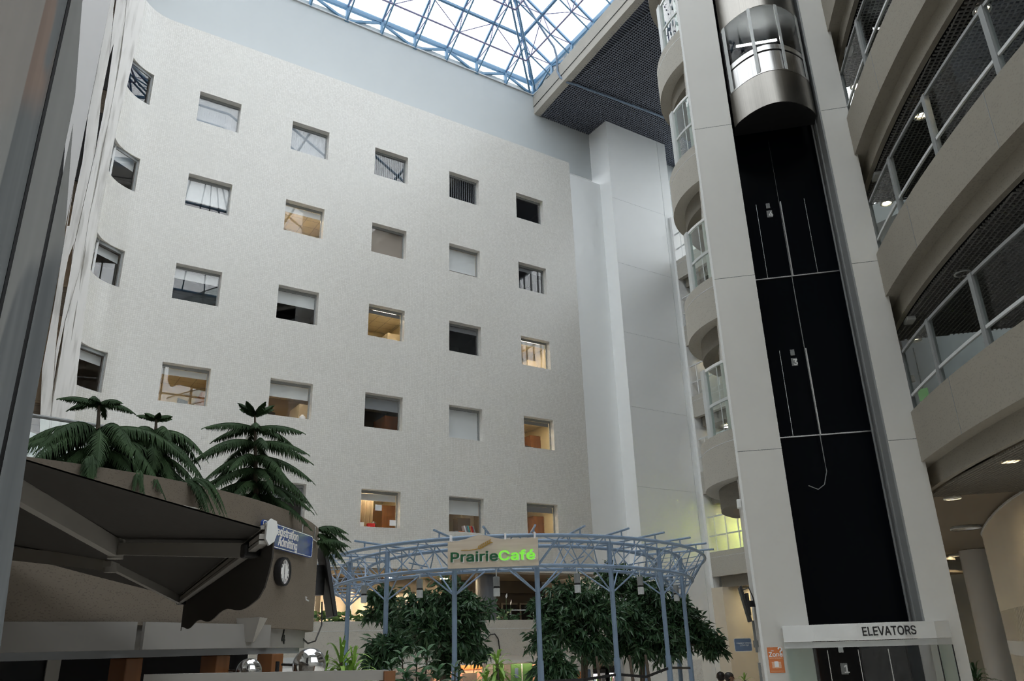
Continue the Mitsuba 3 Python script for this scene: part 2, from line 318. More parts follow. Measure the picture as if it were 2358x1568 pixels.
struct('wall_end', cat([box((17.75, .6, 0), (24, 1, 20.2)), box((17.75, .6, 20), (20.3, 1, 31)), box((24, 4, 0), (40, 4.3, 31)), box((10, -50, 0), (10.3, -47, 31))]), 'white', label='end wall behind the pier')

# ================= office windows in the tiled wall =================
def blind_roll(k, x0, x1, zt, drop, col='blind', y=0.30):
    part(k, 'blind', cat([box((x0, y, zt - drop), (x1, y + 0.012, zt)), box((x0, y - .01, zt - drop - 0.03), (x1, y + 0.02, zt - drop))]), col, label='roller blind')
def vanes(k, x0, x1, zt, zb, col, w, turn, n):
    for i in range(n):
        x = x0 + (i + 0.5) * (x1 - x0) / n
        c, s = math.cos(turn) * w / 2, math.sin(turn) * w / 2
        part(k, 'blind_vane', tf(trimesh.creation.box([w, 0.006, zt - zb - 0.08]), frame((x, 0.34, (zt + zb) / 2), (math.cos(turn), math.sin(turn), 0), (-math.sin(turn), math.cos(turn), 0))), col)
#  (row, col): (look, blind drop share, blind colour, room: dark / tan / warm, lamp strength, label words)
SPEC = {
 (0,1): ('vane', 'vanegrey', 'dark', 0, 'white vertical blinds closed, skylight mirrored in the glass, top row nearest the curved end'),
 (0,2): ('vane', 'vanegrey', 'dark', 0, 'pale vertical blinds, skylight mirrored, third square window of the top row'),
 (0,3): ('vane_open', 'vanegrey', 'dark', 0, 'striped half-open vertical blinds and branching reflection in the top row'),
 (0,4): ('vane_dark', 'blindgrey', 'dark', 0, 'dark vertical blinds with one bright reflection in the top row'),
 (0,5): ('roll', 0.0, 'blind', 'dark', 0, 'plain black opening, top row next to the white step'),
 (1,1): ('roll', 0.66, 'blind', 'tan', 0, 'white blind two thirds down over brown room in the second row from the top'),
 (1,2): ('roll', 0.18, 'blind', 'warm', 7, 'yellow lit room with a bright tube light in the second row'),
 (1,3): ('roll', 1.0, 'blindtan', 'tan', 0, 'tan blind fully drawn, second row'),
 (1,4): ('roll', 0.82, 'blind', 'tan', 2, 'white blind almost down with a warm gap below, second row'),
 (1,5): ('roll', 0.12, 'blindgrey', 'dark', 0, 'dark room, second row beside the white step'),
 (2,1): ('roll', 0.25, 'blind', 'dark', 0, 'lilac grid of a glazed wall mirrored in it, third row'),
 (2,2): ('roll', 0.38, 'blind', 'dark', 0, 'pale blind over a dark grey room, third row'),
 (2,3): ('roll', 0.10, 'blindgrey', 'warm', 5, 'warm lit ceiling and shelf end, middle of the third row'),
 (2,4): ('roll', 0.14, 'blindgrey', 'dark', 0, 'dark room with one glint, third row'),
 (2,5): ('roll', 0.10, 'blind', 'warm', 6, 'bright warm room with black chair, third row right end'),
 (3,1): ('roll', 0.16, 'blind', 'warm', 4, 'brown lit ceiling with two tube lights, above the pines'),
 (3,2): ('roll', 0.36, 'blind', 'tan', 4, 'white blind a third down over brown room with a water jug on the sill'),
 (3,3): ('roll', 0.34, 'blindgrey', 'dark', 2, 'grey blind a third down, fourth row'),
 (3,4): ('roll', 1.0, 'blind', 'dark', 0, 'white blind fully drawn, fourth row'),
 (3,5): ('roll', 0.10, 'blindgrey', 'warm', 6, 'warm lit curtain and shelves, fourth row right end'),
 (4,2): ('roll', 0.3, 'blindgrey', 'dark', 0, 'dark corner window half hidden by the right pine'),
 (4,3): ('roll', 0.18, 'blind', 'warm', 7, 'lit office with papers, red box and seated person'),
 (4,4): ('roll', 0.42, 'blind', 'tan', 1.5, 'pale blind over heaped books and binders above the cafe sign'),
 (4,5): ('roll', 0.16, 'blindgrey', 'warm', 5, 'yellow lit room with a lamp arm, lowest row right end'),
}
for i, ((r, c), s) in enumerate(SPEC.items()):
    x0, zt = win_x(c), win_z(r); x1, zb = x0 + WW, zt - WH
    k = f'window_{i + 1}'; labels[k] = {'kind': 'structure', 'label': 'square office window: ' + s[-1]}
    f = 0.045
    part(k, 'frame', cat([box((x0, .27, zb), (x0 + f, .33, zt)), box((x1 - f, .27, zb), (x1, .33, zt)), box((x0, .27, zt - .10), (x1, .33, zt)), box((x0, .27, zb), (x1, .33, zb + .02))]), 'greyframe')
    part(k, 'pane', quad((x0, .25, zb), (x1, .25, zb), (x1, .25, zt), (x0, .25, zt)), 'pane')
    if s[0] == 'roll':
        if s[1] > 0: blind_roll(k, x0 + f, x1 - f, zt - .10, (WH - .12) * s[1], s[2], 0.36)
    elif s[0] == 'vane': vanes(k, x0 + .04, x1 - .04, zt - .05, zb, s[1], 0.10, 0.12, 17)
    elif s[0] == 'vane_open': vanes(k, x0 + .04, x1 - .04, zt - .05, zb, s[1], 0.10, 0.95, 17)
    else: vanes(k, x0 + .04, x1 - .04, zt - .05, zb, s[1], 0.10, 0.8, 15)
    # the room behind
    room, lamp = s[-3], s[-2]
    fl, ce = zt - 2.35, zt + 0.35
    R = sthing('office_room', f'{room} office room behind the window: ' + s[-1])
    wallm = {'dark': 'room_dark', 'tan': 'room_tan', 'warm': 'room_warm'}[room]
    part(R, 'shell', cat([box((x0 - .9, .42, fl), (x0 - .85, 3.6, ce)), box((x1 + .85, .42, fl), (x1 + .9, 3.6, ce)), box((x0 - .9, 3.6, fl), (x1 + .9, 3.65, ce)),
                        box((x0 - .9, .42, fl - .05), (x1 + .9, 3.65, fl)), box((x0 - .9, .42, ce), (x1 + .9, 3.65, ce + .05)),
                        box((x0 - .9, .40, zt), (x1 + .9, .43, ce)), box((x0 - .9, .40, fl), (x1 + .9, .43, zb)), box((x0 - .9, .40, zb), (x0, .43, zt)), box((x1, .40, zb), (x1 + .9, .43, zt))]), wallm)
    if room == 'warm' or lamp:
        part(R, 'ceiling_panel', box((x0 - .85, .44, ce - .02), (x1 + .85, 3.6, ce)), 'ceiling_tile')
        part(R, 'cupboard', box((x1 + .25, 2.3, fl), (x1 + .85, 3.55, fl + 2.2)), 'wood' if i % 2 else 'cream')
        part(R, 'wall_shelf', box((x0 + .1, 3.3, zb + .55), (x1 - .1, 3.6, zb + .6)), 'room_tan')
        for b_ in range(5): part(R, 'folder', box((x0 + .2 + .24 * b_, 3.35, zb + .6), (x0 + .34 + .24 * b_, 3.58, zb + .86)), ['paper', 'teal', 'room_tan', 'shirt', 'orange'][(b_ + i) % 5])
    if lamp:
        q = thing('ceiling_tube_light', f'{["long", "short"][i % 2]} ceiling tube light inside the {["", "first ", "second ", "third "][0]}window with {s[-1]}'[:150], 'light')
        labels[q]['label'] = 'ceiling light glowing in the office: ' + ' '.join(s[-1].split()[:9])
        lx = x0 + (0.35 if r != 2 else 0.7)
        part(q, 'housing', box((lx - .04, 1.15, ce - .06), (lx + 1.14, 1.45, ce)), 'plainwhite')
        put(key(q + '__tube'), box((lx, 1.2, ce - .075), (lx + 1.1, 1.4, ce - .06)), 'lampface', **glow(A([1.0, .84, .55]) * lamp * 2.6))
# --- the curved windows of the left end
CSPEC = ['skylight mirrored in the right pane, top of the curved end', 'dark and white mirrored bars, second from the top of the curved end',
         'brown room behind, third from the top of the curved end', 'brown room with a blind, lowest of the curved end, above the left pine']
for r in range(4):
    zt = win_z(r); zb = zt - WH
    k = f'window_{len(SPEC) + r + 1}'; labels[k] = {'kind': 'structure', 'label': 'curved two-pane window: ' + CSPEC[r]}
    am = CA0 + (CA1 - CA0) * 0.66
    RG = cr + 0.16
    a_, m_, b_ = (A([*curve_pt(t, RG), 0]) for t in (CA0, am, CA1))
    for p, q in ((a_, m_), (m_, b_)):
        part(k, 'pane', quad(p + [0, 0, zb], q + [0, 0, zb], q + [0, 0, zt], p + [0, 0, zt]), 'pane')
        part(k, 'frame_rail', cat([bar(p + [0, 0, zt - .06], q + [0, 0, zt - .06], .05, .12), bar(p + [0, 0, zb + .02], q + [0, 0, zb + .02], .05, .04)]), 'greyframe')
    part(k, 'mullion', box(m_ + [-.035, -.035, zb], m_ + [.035, .035, zt]), 'trimwhite', label='white mullion')
    part(k, 'side_frame', box(a_ + [-.05, -.05, zb], a_ + [.05, .03, zt]), 'greyframe')
    wall = 'room_dark' if r < 2 else 'room_tan'
    c_, d_ = (A([*curve_pt(t, cr + 3)]) for t in (CA0 - 20, CA1 + 20))
    R = sthing('office_room', 'office room behind the curved window: ' + CSPEC[r])
    def lp(P): return [(x, y) for x, y in P]
    poly = [curve_pt(t, cr + 2.6) for t in np.linspace(CA0 - 16, CA1 + 20, 9)]
    part(R, 'shell', cat([strip(poly, zt - 2.4, zt + .4), prism(poly + [curve_pt(t, cr + .42) for t in np.linspace(CA1 + 20, CA0 - 16, 9)], zt + .4, zt + .45), prism(poly + [curve_pt(t, cr + .42) for t in np.linspace(CA1 + 20, CA0 - 16, 9)], zt - 2.45, zt - 2.4),
        quad((*curve_pt(CA0 - 16, cr + .42), zt - 2.4), (*curve_pt(CA0 - 16, cr + 2.6), zt - 2.4), (*curve_pt(CA0 - 16, cr + 2.6), zt + .4), (*curve_pt(CA0 - 16, cr + .42), zt + .4)),
        quad((*curve_pt(CA1 + 20, cr + .42), zt - 2.4), (*curve_pt(CA1 + 20, cr + 2.6), zt - 2.4), (*curve_pt(CA1 + 20, cr + 2.6), zt + .4), (*curve_pt(CA1 + 20, cr + .42), zt + .4))]), wall)
    cp = [curve_pt(t, cr + .34) for t in np.linspace(am + 2, CA1 - 2, 7)]
    if r < 2: part(k, 'curtain', strip([(x + .02 * (-1) ** j, y + .02 * (-1) ** j) for j, (x, y) in enumerate(cp)], zb, zt), 'blindgrey' if r == 0 else 'curtain')
    cp = [curve_pt(t, cr + .34) for t in (CA0 + 2, am - 2)]
    if r == 1: part(k, 'blind', strip(cp, zt - .45, zt), 'blind')
    if r >= 2: part(k, 'blind', strip(cp, zt - .42, zt - .1), 'blind'); part(k, 'blind', strip([curve_pt(t, cr + .34) for t in (am + 2, CA1 - 2)], zt - .5, zt - .08), 'blind')
# --- things on the window sills
def sill(r, c, u): return win_x(c) + u, win_z(r) - WH
def mug(x, z, lab, h=.10, rad=.05, m='plainwhite', y=.5):
    one('mug', lathe([(0, z), (rad, z), (rad * 1.02, z + h), (rad * .85, z + h), (rad * .8, z + .01), (0, z + .01)], 16, (x, y, 0)), m, lab, 'mug', True)
x, z = sill(1, 1, 1.35); mug(x, z, 'white mug on the sill under the half-drawn blind', .13, .06); mug(x + .2, z, 'small white cup in the sill corner under the half-drawn blind', .11, .045)
x, z = sill(3, 1, 1.35); mug(x, z, 'white mug on the sill above the left pine'); mug(x + .13, z, 'second white mug in the sill corner above the left pine', .09, .045)
x, z = sill(3, 2, 1.28); mug(x, z, 'white cup beside the water jug on the sill', .09, .04)
j = thing('water_jug', 'clear plastic water jug on the sill above the right pine', 'jug')
part(j, 'body', lathe([(0, z), (.11, z), (.12, z + .02), (.12, z + .2), (.09, z + .24), (0, z + .24)], 20, (x + .2, .5, 0)), 'plainwhite', True)
part(j, 'lid', lathe([(0, z + .24), (.05, z + .24), (.05, z + .29), (0, z + .30)], 14, (x + .2, .5, 0)), 'plainwhite', True)
part(j, 'handle', polytube([(x + .30, .5, z + .2), (x + .36, .5, z + .17), (x + .36, .5, z + .08), (x + .31, .5, z + .05)], .012), 'plainwhite', True)
def monitor(r, c, u, lab, h=.36, w=.5):
    x, z = sill(r, c, u); q = thing('monitor', lab, 'monitor')
    part(q, 'screen', tf(rbox([w, .04, h], .012), frame((x, .75, z + h * .5), (.8, .6, 0), (-.6, .8, 0))), 'black')
    part(q, 'stand', cat([box((x - .02, .76, z - .2), (x + .02, .80, z + .1)), box((x - .1, .7, z - .22), (x + .1, .9, z - .2))]), 'black')
monitor(3, 1, .95, 'black monitor seen from behind in the office above the left pine')
monitor(3, 2, .35, 'black monitor in the office above the right pine', .34, .42)
monitor(1, 2, .75, 'dark monitor back in the yellow lit office', .2, .34)
def office_chair(r, c, u, lab):
    x, z = sill(r, c, u); q = thing('office_chair', lab, 'chair')
    part(q, 'backrest', tf(rbox([.46, .09, .55], .04), frame((x, .95, z + .05), (1, .2, 0), (-.2, 1, 0))), 'black')
    part(q, 'seat', tf(rbox([.48, .46, .09], .04), frame((x, 1.2, z - .32), (1, 0, 0), (0, 1, 0))), 'black')
    part(q, 'column', tube((x, 1.2, z - .8), (x, 1.2, z - .35), .03), 'black')
    for a in range(5): part(q, 'foot', tube((x, 1.2, z - .8), (x + .28 * math.cos(a * 1.257), 1.2 + .28 * math.sin(a * 1.257), z - .88), .02), 'black')
office_chair(2, 5, .55, 'black office chair in the bright warm room of the third row')
office_chair(3, 5, .8, 'dark office chair before the warm lit curtain')
x, z = sill(2, 5, 1.2)
one('jacket_bundle', tf(trimesh.creation.icosphere(2, .16), np.diag([1.3, .6, .8, 1]) @ np.eye(4)).apply_translation((x, .6, z + .08)), 'plainwhite', 'white bundle of cloth on the sill beside the black office chair', 'cloth', True)
for i in range(4): one('shelf_binder', box((win_x(2) + 4.9 + i * .07, 3.3, win_z(2) - 1.2), (win_x(2) + 4.96 + i * .07, 3.55, win_z(2) - .85)), ['paper', 'navy', 'room_tan', 'shirt'][i], ['white', 'blue', 'tan', 'grey'][i] + ' binder standing in the warm lit office of the third row', 'binder')
# lowest row: papers taped to the pane, red box, books, lamp arm
x0, zt = win_x(3), win_z(4)
one('taped_sheet', box((x0 + .70, .258, zt - .75), (x0 + .98, .262, zt - .52)), 'paper', 'white sheet taped to the pane above the seated person', 'paper')
one('taped_sheet', box((x0 + 1.33, .258, zt - 1.30), (x0 + 1.60, .262, zt - 1.08)), 'paper', 'white sheet taped low in the pane corner beside the seated person', 'paper')
one('red_box', tf(rbox([.30, .2, .22], .02), frame((x0 + .68, .58, zt - WH + .11), (1, 0, 0), (0, 1, 0))), 'red', 'red box on the office window sill', 'box')
one('framed_sheet', tf(rbox([.32, .03, .24], .006), frame((x0 + .22, .55, zt - WH + .12), (1, 0, 0), (0, 1, 0))), 'paper', 'white framed sheet leaning on the sill left of the red box', 'paper')
one('drape', strip([(x0 + .5 + .09 * i, 1.5 + .05 * (-1) ** i) for i in range(8)], zt - 1.9, zt + .2), 'room_tan', 'brown drape behind the seated person', 'curtain')
x0 = win_x(4); zb = zt - WH
pal = ['room_tan', 'red', 'teal', 'paper', 'blindgrey', 'orange', 'shirt']
bk = [(.62, .12, 0, 1), (.64, .12, .05, 4), (.80, .10, 0, 2), (.80, .10, .05, 5)]
for i in range(4): one('flat_book', tf(rbox([.30, .22, .05], .008), frame((x0 + bk[i][0], .52, zb + .025 + bk[i][2]), (1, .06 * i, 0), (-.06 * i, 1, 0))), pal[bk[i][3]], ['red', 'grey', 'teal', 'orange'][i] + ' book lying in the heap on the sill above the cafe sign', 'book')
for i in range(6): one('leaning_binder', tf(rbox([.055, .24, .32], .006), frame((x0 + 1.0 + i * .085, .54, zb + .17), (1, 0, .35), (0, 1, 0), (-.35, 0, 1))), pal[(i * 3 + 3) % 7], f'{ORD[i]} leaning binder from the left on the sill above the cafe sign', 'binder')
one('cardboard_box', tf(rbox([.62, .4, .55], .01), frame((x0 + 1.2, 1.1, zb + .45), (1, 0, 0), (0, 1, 0))), 'room_tan', 'brown box behind the binders on the sill above the cafe sign', 'box')
x0 = win_x(5); q = thing('lamp_arm', 'white folding lamp arm in the yellow lit room of the lowest row', 'lamp')
part(q, 'arm', polytube([(x0 + .1, .9, zb + .55), (x0 + .6, .9, zb + .52), (x0 + .62, .9, zb + .1)], .015), 'plainwhite')
part(q, 'shade', lathe([(.02, zb + .60), (.07, zb + .5), (.06, zb + .5), (.01, zb + .59)], 14, (x0 + .1, .9, 0)), 'plainwhite')
one('office_stool', cat([rbox([.3, .3, .25], .03).apply_translation((x0 + 1.25, .9, zb + .1)), tube((x0 + 1.25, .9, zb - .9), (x0 + 1.25, .9, zb), .03), box((x0 + 1.05, .7, zb - .95), (x0 + 1.45, 1.1, zb - .9))]), 'signgrey', 'blue grey stool back in the yellow lit room', 'stool')

# ================= elevator tower, turned 45 degrees =================
TO, TU, TN = A([2.84, -17.4, 0]), A([0.7071, -0.7071, 0]), A([0.7071, 0.7071, 0])
def tw(u, d, z): return TO + TU * u + TN * d + A([0, 0, z])
def twbox(u0, u1, d0, d1, z0, z1): return tf(trimesh.creation.box([u1 - u0, d1 - d0, z1 - z0]), frame(tw((u0 + u1) / 2, (d0 + d1) / 2, (z0 + z1) / 2), TU, TN))
tower = sthing('elevator_tower', 'elevator tower of two tall pale piers beside a black glass shaft')
part(tower, 'pier', twbox(-1.0, 0, 0, 1.4, 0, SOF + 1.2), 'offwhite', label='wide left pier')
part(tower, 'pier', twbox(2.24, 2.89, 0, 1.4, 0, SOF + 1.2), 'offwhite', label='narrow right pier')
for z in (6.33, 10.65, 15.06, 19.5, 24):
    part(tower, 'panel_joint', twbox(-1.0, 0, -.003, .01, z, z + .014), 'greyframe')
    part(tower, 'panel_joint', twbox(2.24, 2.89, -.003, .01, z, z + .014), 'greyframe')
part(tower, 'lit_side_strip', twbox(-1.012, -.96, -.012, .03, 0, SOF), 'trimwhite')  # white strip stands for light on the left face of the pier
part(tower, 'shaft_glass', twbox(0, 2.24, 1.0, 1.06, 2.5, SOF), 'blackglass', label='black glass back of the shaft')
part(tower, 'shaft_cheek', twbox(2.20, 2.24, .02, 1.0, 2.5, SOF), 'greyframe', label='grey inner face of the right pier')
for u, d in ((2.12, .75), (2.17, .5)): part(tower, 'guide_rail', twbox(u, u + .03, d, d + .05, 2.6, SOF), 'greyframe')
part(tower, 'guide_rail', twbox(.03, .06, .6, .65, 2.6, SOF), 'black')
for i, z in enumerate((6.79, 10.93)):
    part(tower, 'landing_sill', twbox(.06, 2.2, .965, 1.0, z, z + .03), 'chrome')
    for u, w in ((.42, .012), (1.03, .03), (1.64, .012))[: 3 if i else 2]: part(tower, 'door_edge', twbox(u, u + w, .985, 1.0, z + .03, z + 2.2), 'chrome')
for z, ch in ((8.58, '3'), (12.72, '4')):
    pl = part(tower, 'number_plate', twbox(.66, .80, .98, .995, z - .02, z + .18), 'greyframe')
    part(pl, 'numeral', text(ch, .14, .004, tw(.69, .979, z), TU, bold=True), 'plainwhite')
    part(tower, 'indicator', twbox(.67, .77, .98, .995, z + .25, z + .40), 'greyframe')
cab = [tw(.98 + .0 * t, .9, 0) for t in range(2)]
tc = thing('travel_cable', 'thin black travel cable looping below the elevator car inside the shaft', 'cable')
put(tc, polytube([tw(.98, .8, 15), tw(.98, .8, 10), tw(1.0, .8, 6.2), tw(1.0, .78, 5.9), tw(.9, .75, 5.6), tw(.75, .75, 5.5), tw(.55, .75, 5.6)], .012), 'greyframe', True)
# --- the bow-fronted glass car
car = thing('elevator_car', 'brushed steel observation elevator car with bowed glass front high in the black shaft', 'elevator')
def bow(off, n=24, a=.0, b=1.0):
    t = np.linspace(a, b, n); u = .08 + 2.06 * t; return [tuple((tw(x, off * 0 - .82 * math.sin(math.pi * max(0, min(1, y))) ** .75 + .1 + off, 0))[:2]) for x, y in zip(u, t)]
def bowbox(z0, z1, o0=.0, th=.03, a=0., b=1., n=28):
    P, Q = bow(o0, n, a, b), bow(o0 + th, n, a, b); return prism(P + Q[::-1], z0, z1)
CZ = 15.02
part(car, 'base_skirt', bowbox(CZ, CZ + 1.02), 'steel', smooth=30, label='plain brushed skirt')
part(car, 'underside', prism(bow(.01) + [tuple(tw(2.14, .5, 0)[:2]), tuple(tw(.08, .5, 0)[:2])], CZ + .0, CZ + .03), 'black')
part(car, 'floor', prism(bow(.03) + [tuple(tw(2.14, .9, 0)[:2]), tuple(tw(.08, .9, 0)[:2])], CZ + 1.0, CZ + 1.03), 'black')
part(car, 'wainscot', bowbox(CZ + 1.03, CZ + 1.66, .05), 'steel_bright', smooth=30, label='ribbed lower panel behind glass')
part(car, 'handrail', bowbox(CZ + 1.70, CZ + 1.86, .03), 'steel_bright', smooth=30)
part(car, 'rail_gap', bowbox(CZ + 1.655, CZ + 1.705, .06), 'black', smooth=30)
part(car, 'skirt_rim', bowbox(CZ + .99, CZ + 1.035, -.012), 'steel_bright', smooth=30)
part(car, 'top_shell', bowbox(CZ + 3.15, CZ + 7.4), 'steel', smooth=30, label='tall steel upper shell')
part(car, 'roof', prism(bow(.01) + [tuple(tw(2.14, .9, 0)[:2]), tuple(tw(.08, .9, 0)[:2])], CZ + 3.15, CZ + 3.2), 'plainwhite')
for t in (.03, .34, .68, .97):
    part(car, 'post', bowbox(CZ + 1.02, CZ + 3.16, -.02, .05, t - .018, t + .018, 4), 'lightframe')
for a, b in ((.05, .32), (.36, .66), (.70, .95)):
    part(car, 'pane', strip(bow(.02, 10, a, b), CZ + 1.86, CZ + 3.15), 'panesmoke')
part(car, 'back_wall', twbox(.08, 2.14, .86, .9, CZ + 1, CZ + 3.2), 'void')
lt = part(car, 'ceiling_light', twbox(.45, 1.55, .18, .30, CZ + 2.62, CZ + 2.72), 'plainwhite')
put(key(lt + '__tube'), twbox(.47, 1.53, .16, .20, CZ + 2.64, CZ + 2.70), 'lampface', **glow((9, 9, 8.5)))
part(car, 'side_wall', twbox(.08, .11, .1, .9, CZ + 1, CZ + 3.2), 'void')
part(car, 'side_wall', twbox(2.11, 2.14, .1, .9, CZ + 1, CZ + 3.2), 'void')
# --- glass lobby at the foot with its faceted canopy
cn = thing('elevator_canopy', 'pale faceted canopy lettered ELEVATORS over the glass lobby of the tower', 'canopy')
CP = [(-.56, -.28), (-.02, -.66), (.77, -.88), (1.60, -.88), (2.24, -.62), (2.60, -.26)]
def tp(u, d): return tuple(tw(u, d, 0)[:2])
for i in range(5):
    (a, b), (c, d) = CP[i], CP[i + 1]
    part(cn, 'fascia', prism([tp(a, b), tp(c, d), tp(c, d + .08), tp(a, b + .08)], 2.29, 2.60), 'trimwhite')
part(cn, 'top', prism([tp(*q) for q in CP] + [tp(2.58, .05), tp(-.56, .05)], 2.56, 2.59), 'trimwhite')
part(cn, 'lower_rail', cat([prism([tp(a, b + .05), tp(c, d + .05), tp(c, d + .1), tp(a, b + .1)], 2.17, 2.28) for (a, b), (c, d) in zip(CP[:-1], CP[1:])]), 'lightframe')
e1, e2 = tw(.77, -.88, 0), tw(1.60, -.88, 0); ed = (e2 - e1) / np.linalg.norm(e2 - e1); en = A([ed[1], -ed[0], 0]); en = en if en @ TN < 0 else -en
part(cn, 'lettering', tf(text('ELEVATORS', .155, .006, (0, 0, 0), (1, 0, 0), (0, 1, 0), bold=True), frame(e1 + ed * .07 + en * .004 + A([0, 0, 2.37]), ed * .80, (0, 0, 1), en)), 'black', label='black capital letters ELEVATORS')
for i in range(5):
    (a, b), (c, d) = CP[i], CP[i + 1]
    q = thing('lobby_pane', ['greenish glass pane at the left end of the elevator lobby', 'dark glass door pane bearing the 1 at the lobby', 'dark middle glass door pane under the word ELEVATORS', 'dark glass door pane right of the middle of the lobby', 'greenish glass pane at the right end of the elevator lobby'][i], 'glass pane')
    part(q, 'glass', quad((*tp(a, b + .07), 0), (*tp(c, d + .07), 0), (*tp(c, d + .07), 2.16), (*tp(a, b + .07), 2.16)), 'panegreen' if i in (0, 4) else 'pane')
    part(q, 'edge_strip', cat([tube(tw(c, d + .07, 0), tw(c, d + .07, 2.16), .012)]), 'black')
lob = sthing('elevator_door_wall', 'dark wall behind the lobby glass')
part(lob, 'panel', twbox(0, 2.24, .9, .98, 0, 2.56), 'blackglass')
pl = part(lob, 'number_plate', twbox(.62, .76, .88, .9, 1.62, 1.84), 'greyframe'); part(pl, 'numeral', text('1', .15, .004, tw(.66, .879, 1.65), TU, bold=True), 'plainwhite')
part(lob, 'lamp_plate', twbox(.63, .73, .88, .9, 2.05, 2.2), 'lightframe')
for u in (.4, 1.02, 1.62): part(lob, 'door_edge', twbox(u, u + .015, .88, .9, 0, 2.1), 'chrome')
# --- notices and fittings on the left pier
ps = thing('orange_poster', 'orange poster with white lettering on the left tower pier', 'poster')
part(ps, 'sheet', twbox(-.90, -.60, -.012, -.003, 1.71, 2.20), 'orange')
part(ps, 'lettering', cat([text('Zone', .085, .002, tw(-.885, -.013, 2.02), TU, bold=True), text('?', .15, .002, tw(-.70, -.013, 2.05), TU, bold=True), text('the', .03, .002, tw(-.83, -.013, 2.12), TU)]), 'plainwhite')
part(ps, 'rule_line', cat([twbox(-.88, -.62, -.014, -.012, z, z + .006) for z in (1.995, 1.98, 1.74)]), 'peach')
part(ps, 'picture_patch', twbox(-.84, -.66, -.014, -.012, 1.80, 1.92), 'peach')
part(ps, 'picture_spot', twbox(-.79, -.71, -.016, -.013, 1.82, 1.93), 'plainwhite')
tv = thing('wall_screen', 'black flat screen seen edge-on, tilted on the left side of the tower', 'television')
sx = tw(-1.28, .3, 0)
part(tv, 'screen', tf(rbox([.05, .8, .74], .012), frame(tw(-1.20, .45, 3.08), TU * .985 + A([0, 0, .17]), TN, A([0, 0, .985]) - TU * .17)), 'black')
part(tv, 'bracket', cat([twbox(-1.17, -1.0, .4, .48, 3.02, 3.15), twbox(-1.17, -1.11, .2, .7, 2.85, 3.3)]), 'black')
part(tv, 'cable', polytube([tw(-1.25, .1, 3.35), tw(-1.1, .05, 3.4), tw(-1.04, .05, 3.2), tw(-1.02, .05, 3.0)], .012), 'black')
sgn = thing('hanging_sign', 'grey blue rounded sign with two lines of white print beside the tower', 'sign')
def sg_(u, z): return tw(u, .9, z)
rr = sg.box(-.15, -.10, .15, .10).buffer(.025)
part(sgn, 'board', wallprism(rr, tw(-1.32, .9, 2.26), TU, TN, .03), 'signgrey')
part(sgn, 'rim', wallprism(rr.buffer(.012).difference(rr), tw(-1.32, .895, 2.26), TU, TN, .035), 'lightframe')
part(sgn, 'lettering', cat([text('PARKADE OFFICES', .027, .003, tw(-1.32 - .135, .895, 2.28), TU, align='l').apply_translation([0, 0, 0]), text('ELEVATOR', .027, .003, tw(-1.32 - .07, .895, 2.235), TU)]), 'plainwhite')
part(sgn, 'bracket', twbox(-1.1, -1.0, .9, .93, 2.2, 2.34), 'greyframe')
for i, (u, z0, z1) in enumerate(((-1.03, .2, 1.9), (-1.03, 2.1, 2.75))): one('wall_rail', twbox(u - .05, u, .5 + .2 * i, .62 + .2 * i, z0, z1), 'greyframe', ['long', 'short'][i] + ' grey vertical channel on the left flank of the tower', 'channel')
one('wall_speaker', tf(rbox([.10, .14, .20], .02), frame(tw(-1.06, .2, 5.2), TU, TN)), 'trimwhite', 'small white wall box on the left tower edge below the lowest round balcony', 'speaker')

# ================= galleries: big curved ones on the right, round lobby balconies on the left =================
GC, GR = (29.16, -43.67), 34.37
LC, LR = (4.99, -16.69), 2.72
BZ = [5.82 + 3.9 * k for k in range(6)]
LEVEL = ['lowest', 'second lowest', 'third lowest', 'fourth lowest', 'fifth lowest', 'highest']
def ring_section(c, r0, r1, z0, z1, a0, a1, n):
    P = arc(c, r1, a0, a1, n); Q = arc(c, r0, a0, a1, n); return prism(P + Q[::-1], z0, z1)
def grid_stuff(inside, lo, hi, step, w, z0, z1, ang=0.0):
    """Bars of a ceiling grid clipped to the plan shape INSIDE."""
    c, s = math.cos(ang), math.sin(ang); ms = []
    cx, cy = inside.centroid.x, inside.centroid.y; L = hi
    for k in range(2):
        d, n = ((c, s), (-s, c)) if k == 0 else ((-s, c), (c, s))
        for i in range(int(-L / step), int(L / step) + 1):
            ox, oy = cx + n[0] * i * step, cy + n[1] * i * step
            seg = inside.intersection(sg.LineString([(ox - d[0] * L, oy - d[1] * L), (ox + d[0] * L, oy + d[1] * L)]))
            for g in getattr(seg, 'geoms', [seg]):
                if g.geom_type == 'LineString' and g.length > .02:
                    (x0, y0), (x1, y1) = g.coords[0], g.coords[-1]; ms.append(bar((x0, y0, (z0 + z1) / 2), (x1, y1, (z0 + z1) / 2), w, z1 - z0))
    return cat(ms)
A0, A1 = 133.0, 158.0
def downlight(c, z, lab, on=True, power=40.0, r=.13):
    q = thing('downlight', lab, 'light')
    part(q, 'trim_ring', lathe([(r, z - .012), (r + .035, z - .012), (r + .035, z + .02), (r, z + .08)], 28, (c[0], c[1], 0)), 'lightframe', True)
    part(q, 'reflector', lathe([(r, z), (r * .75, z + .13), (0, z + .14)], 24, (c[0], c[1], 0)), 'chrome', True)
    if on: put(key(q + '__lamp'), lathe([(0, z + .03), (r * .62, z + .03), (r * .62, z + .05), (0, z + .05)], 20, (c[0], c[1], 0)), 'lampface', **glow(A([1.0, .82, .52]) * power))
    else: part(q, 'lamp', lathe([(0, z + .06), (r * .6, z + .06), (0, z + .08)], 20, (c[0], c[1], 0)), 'void')
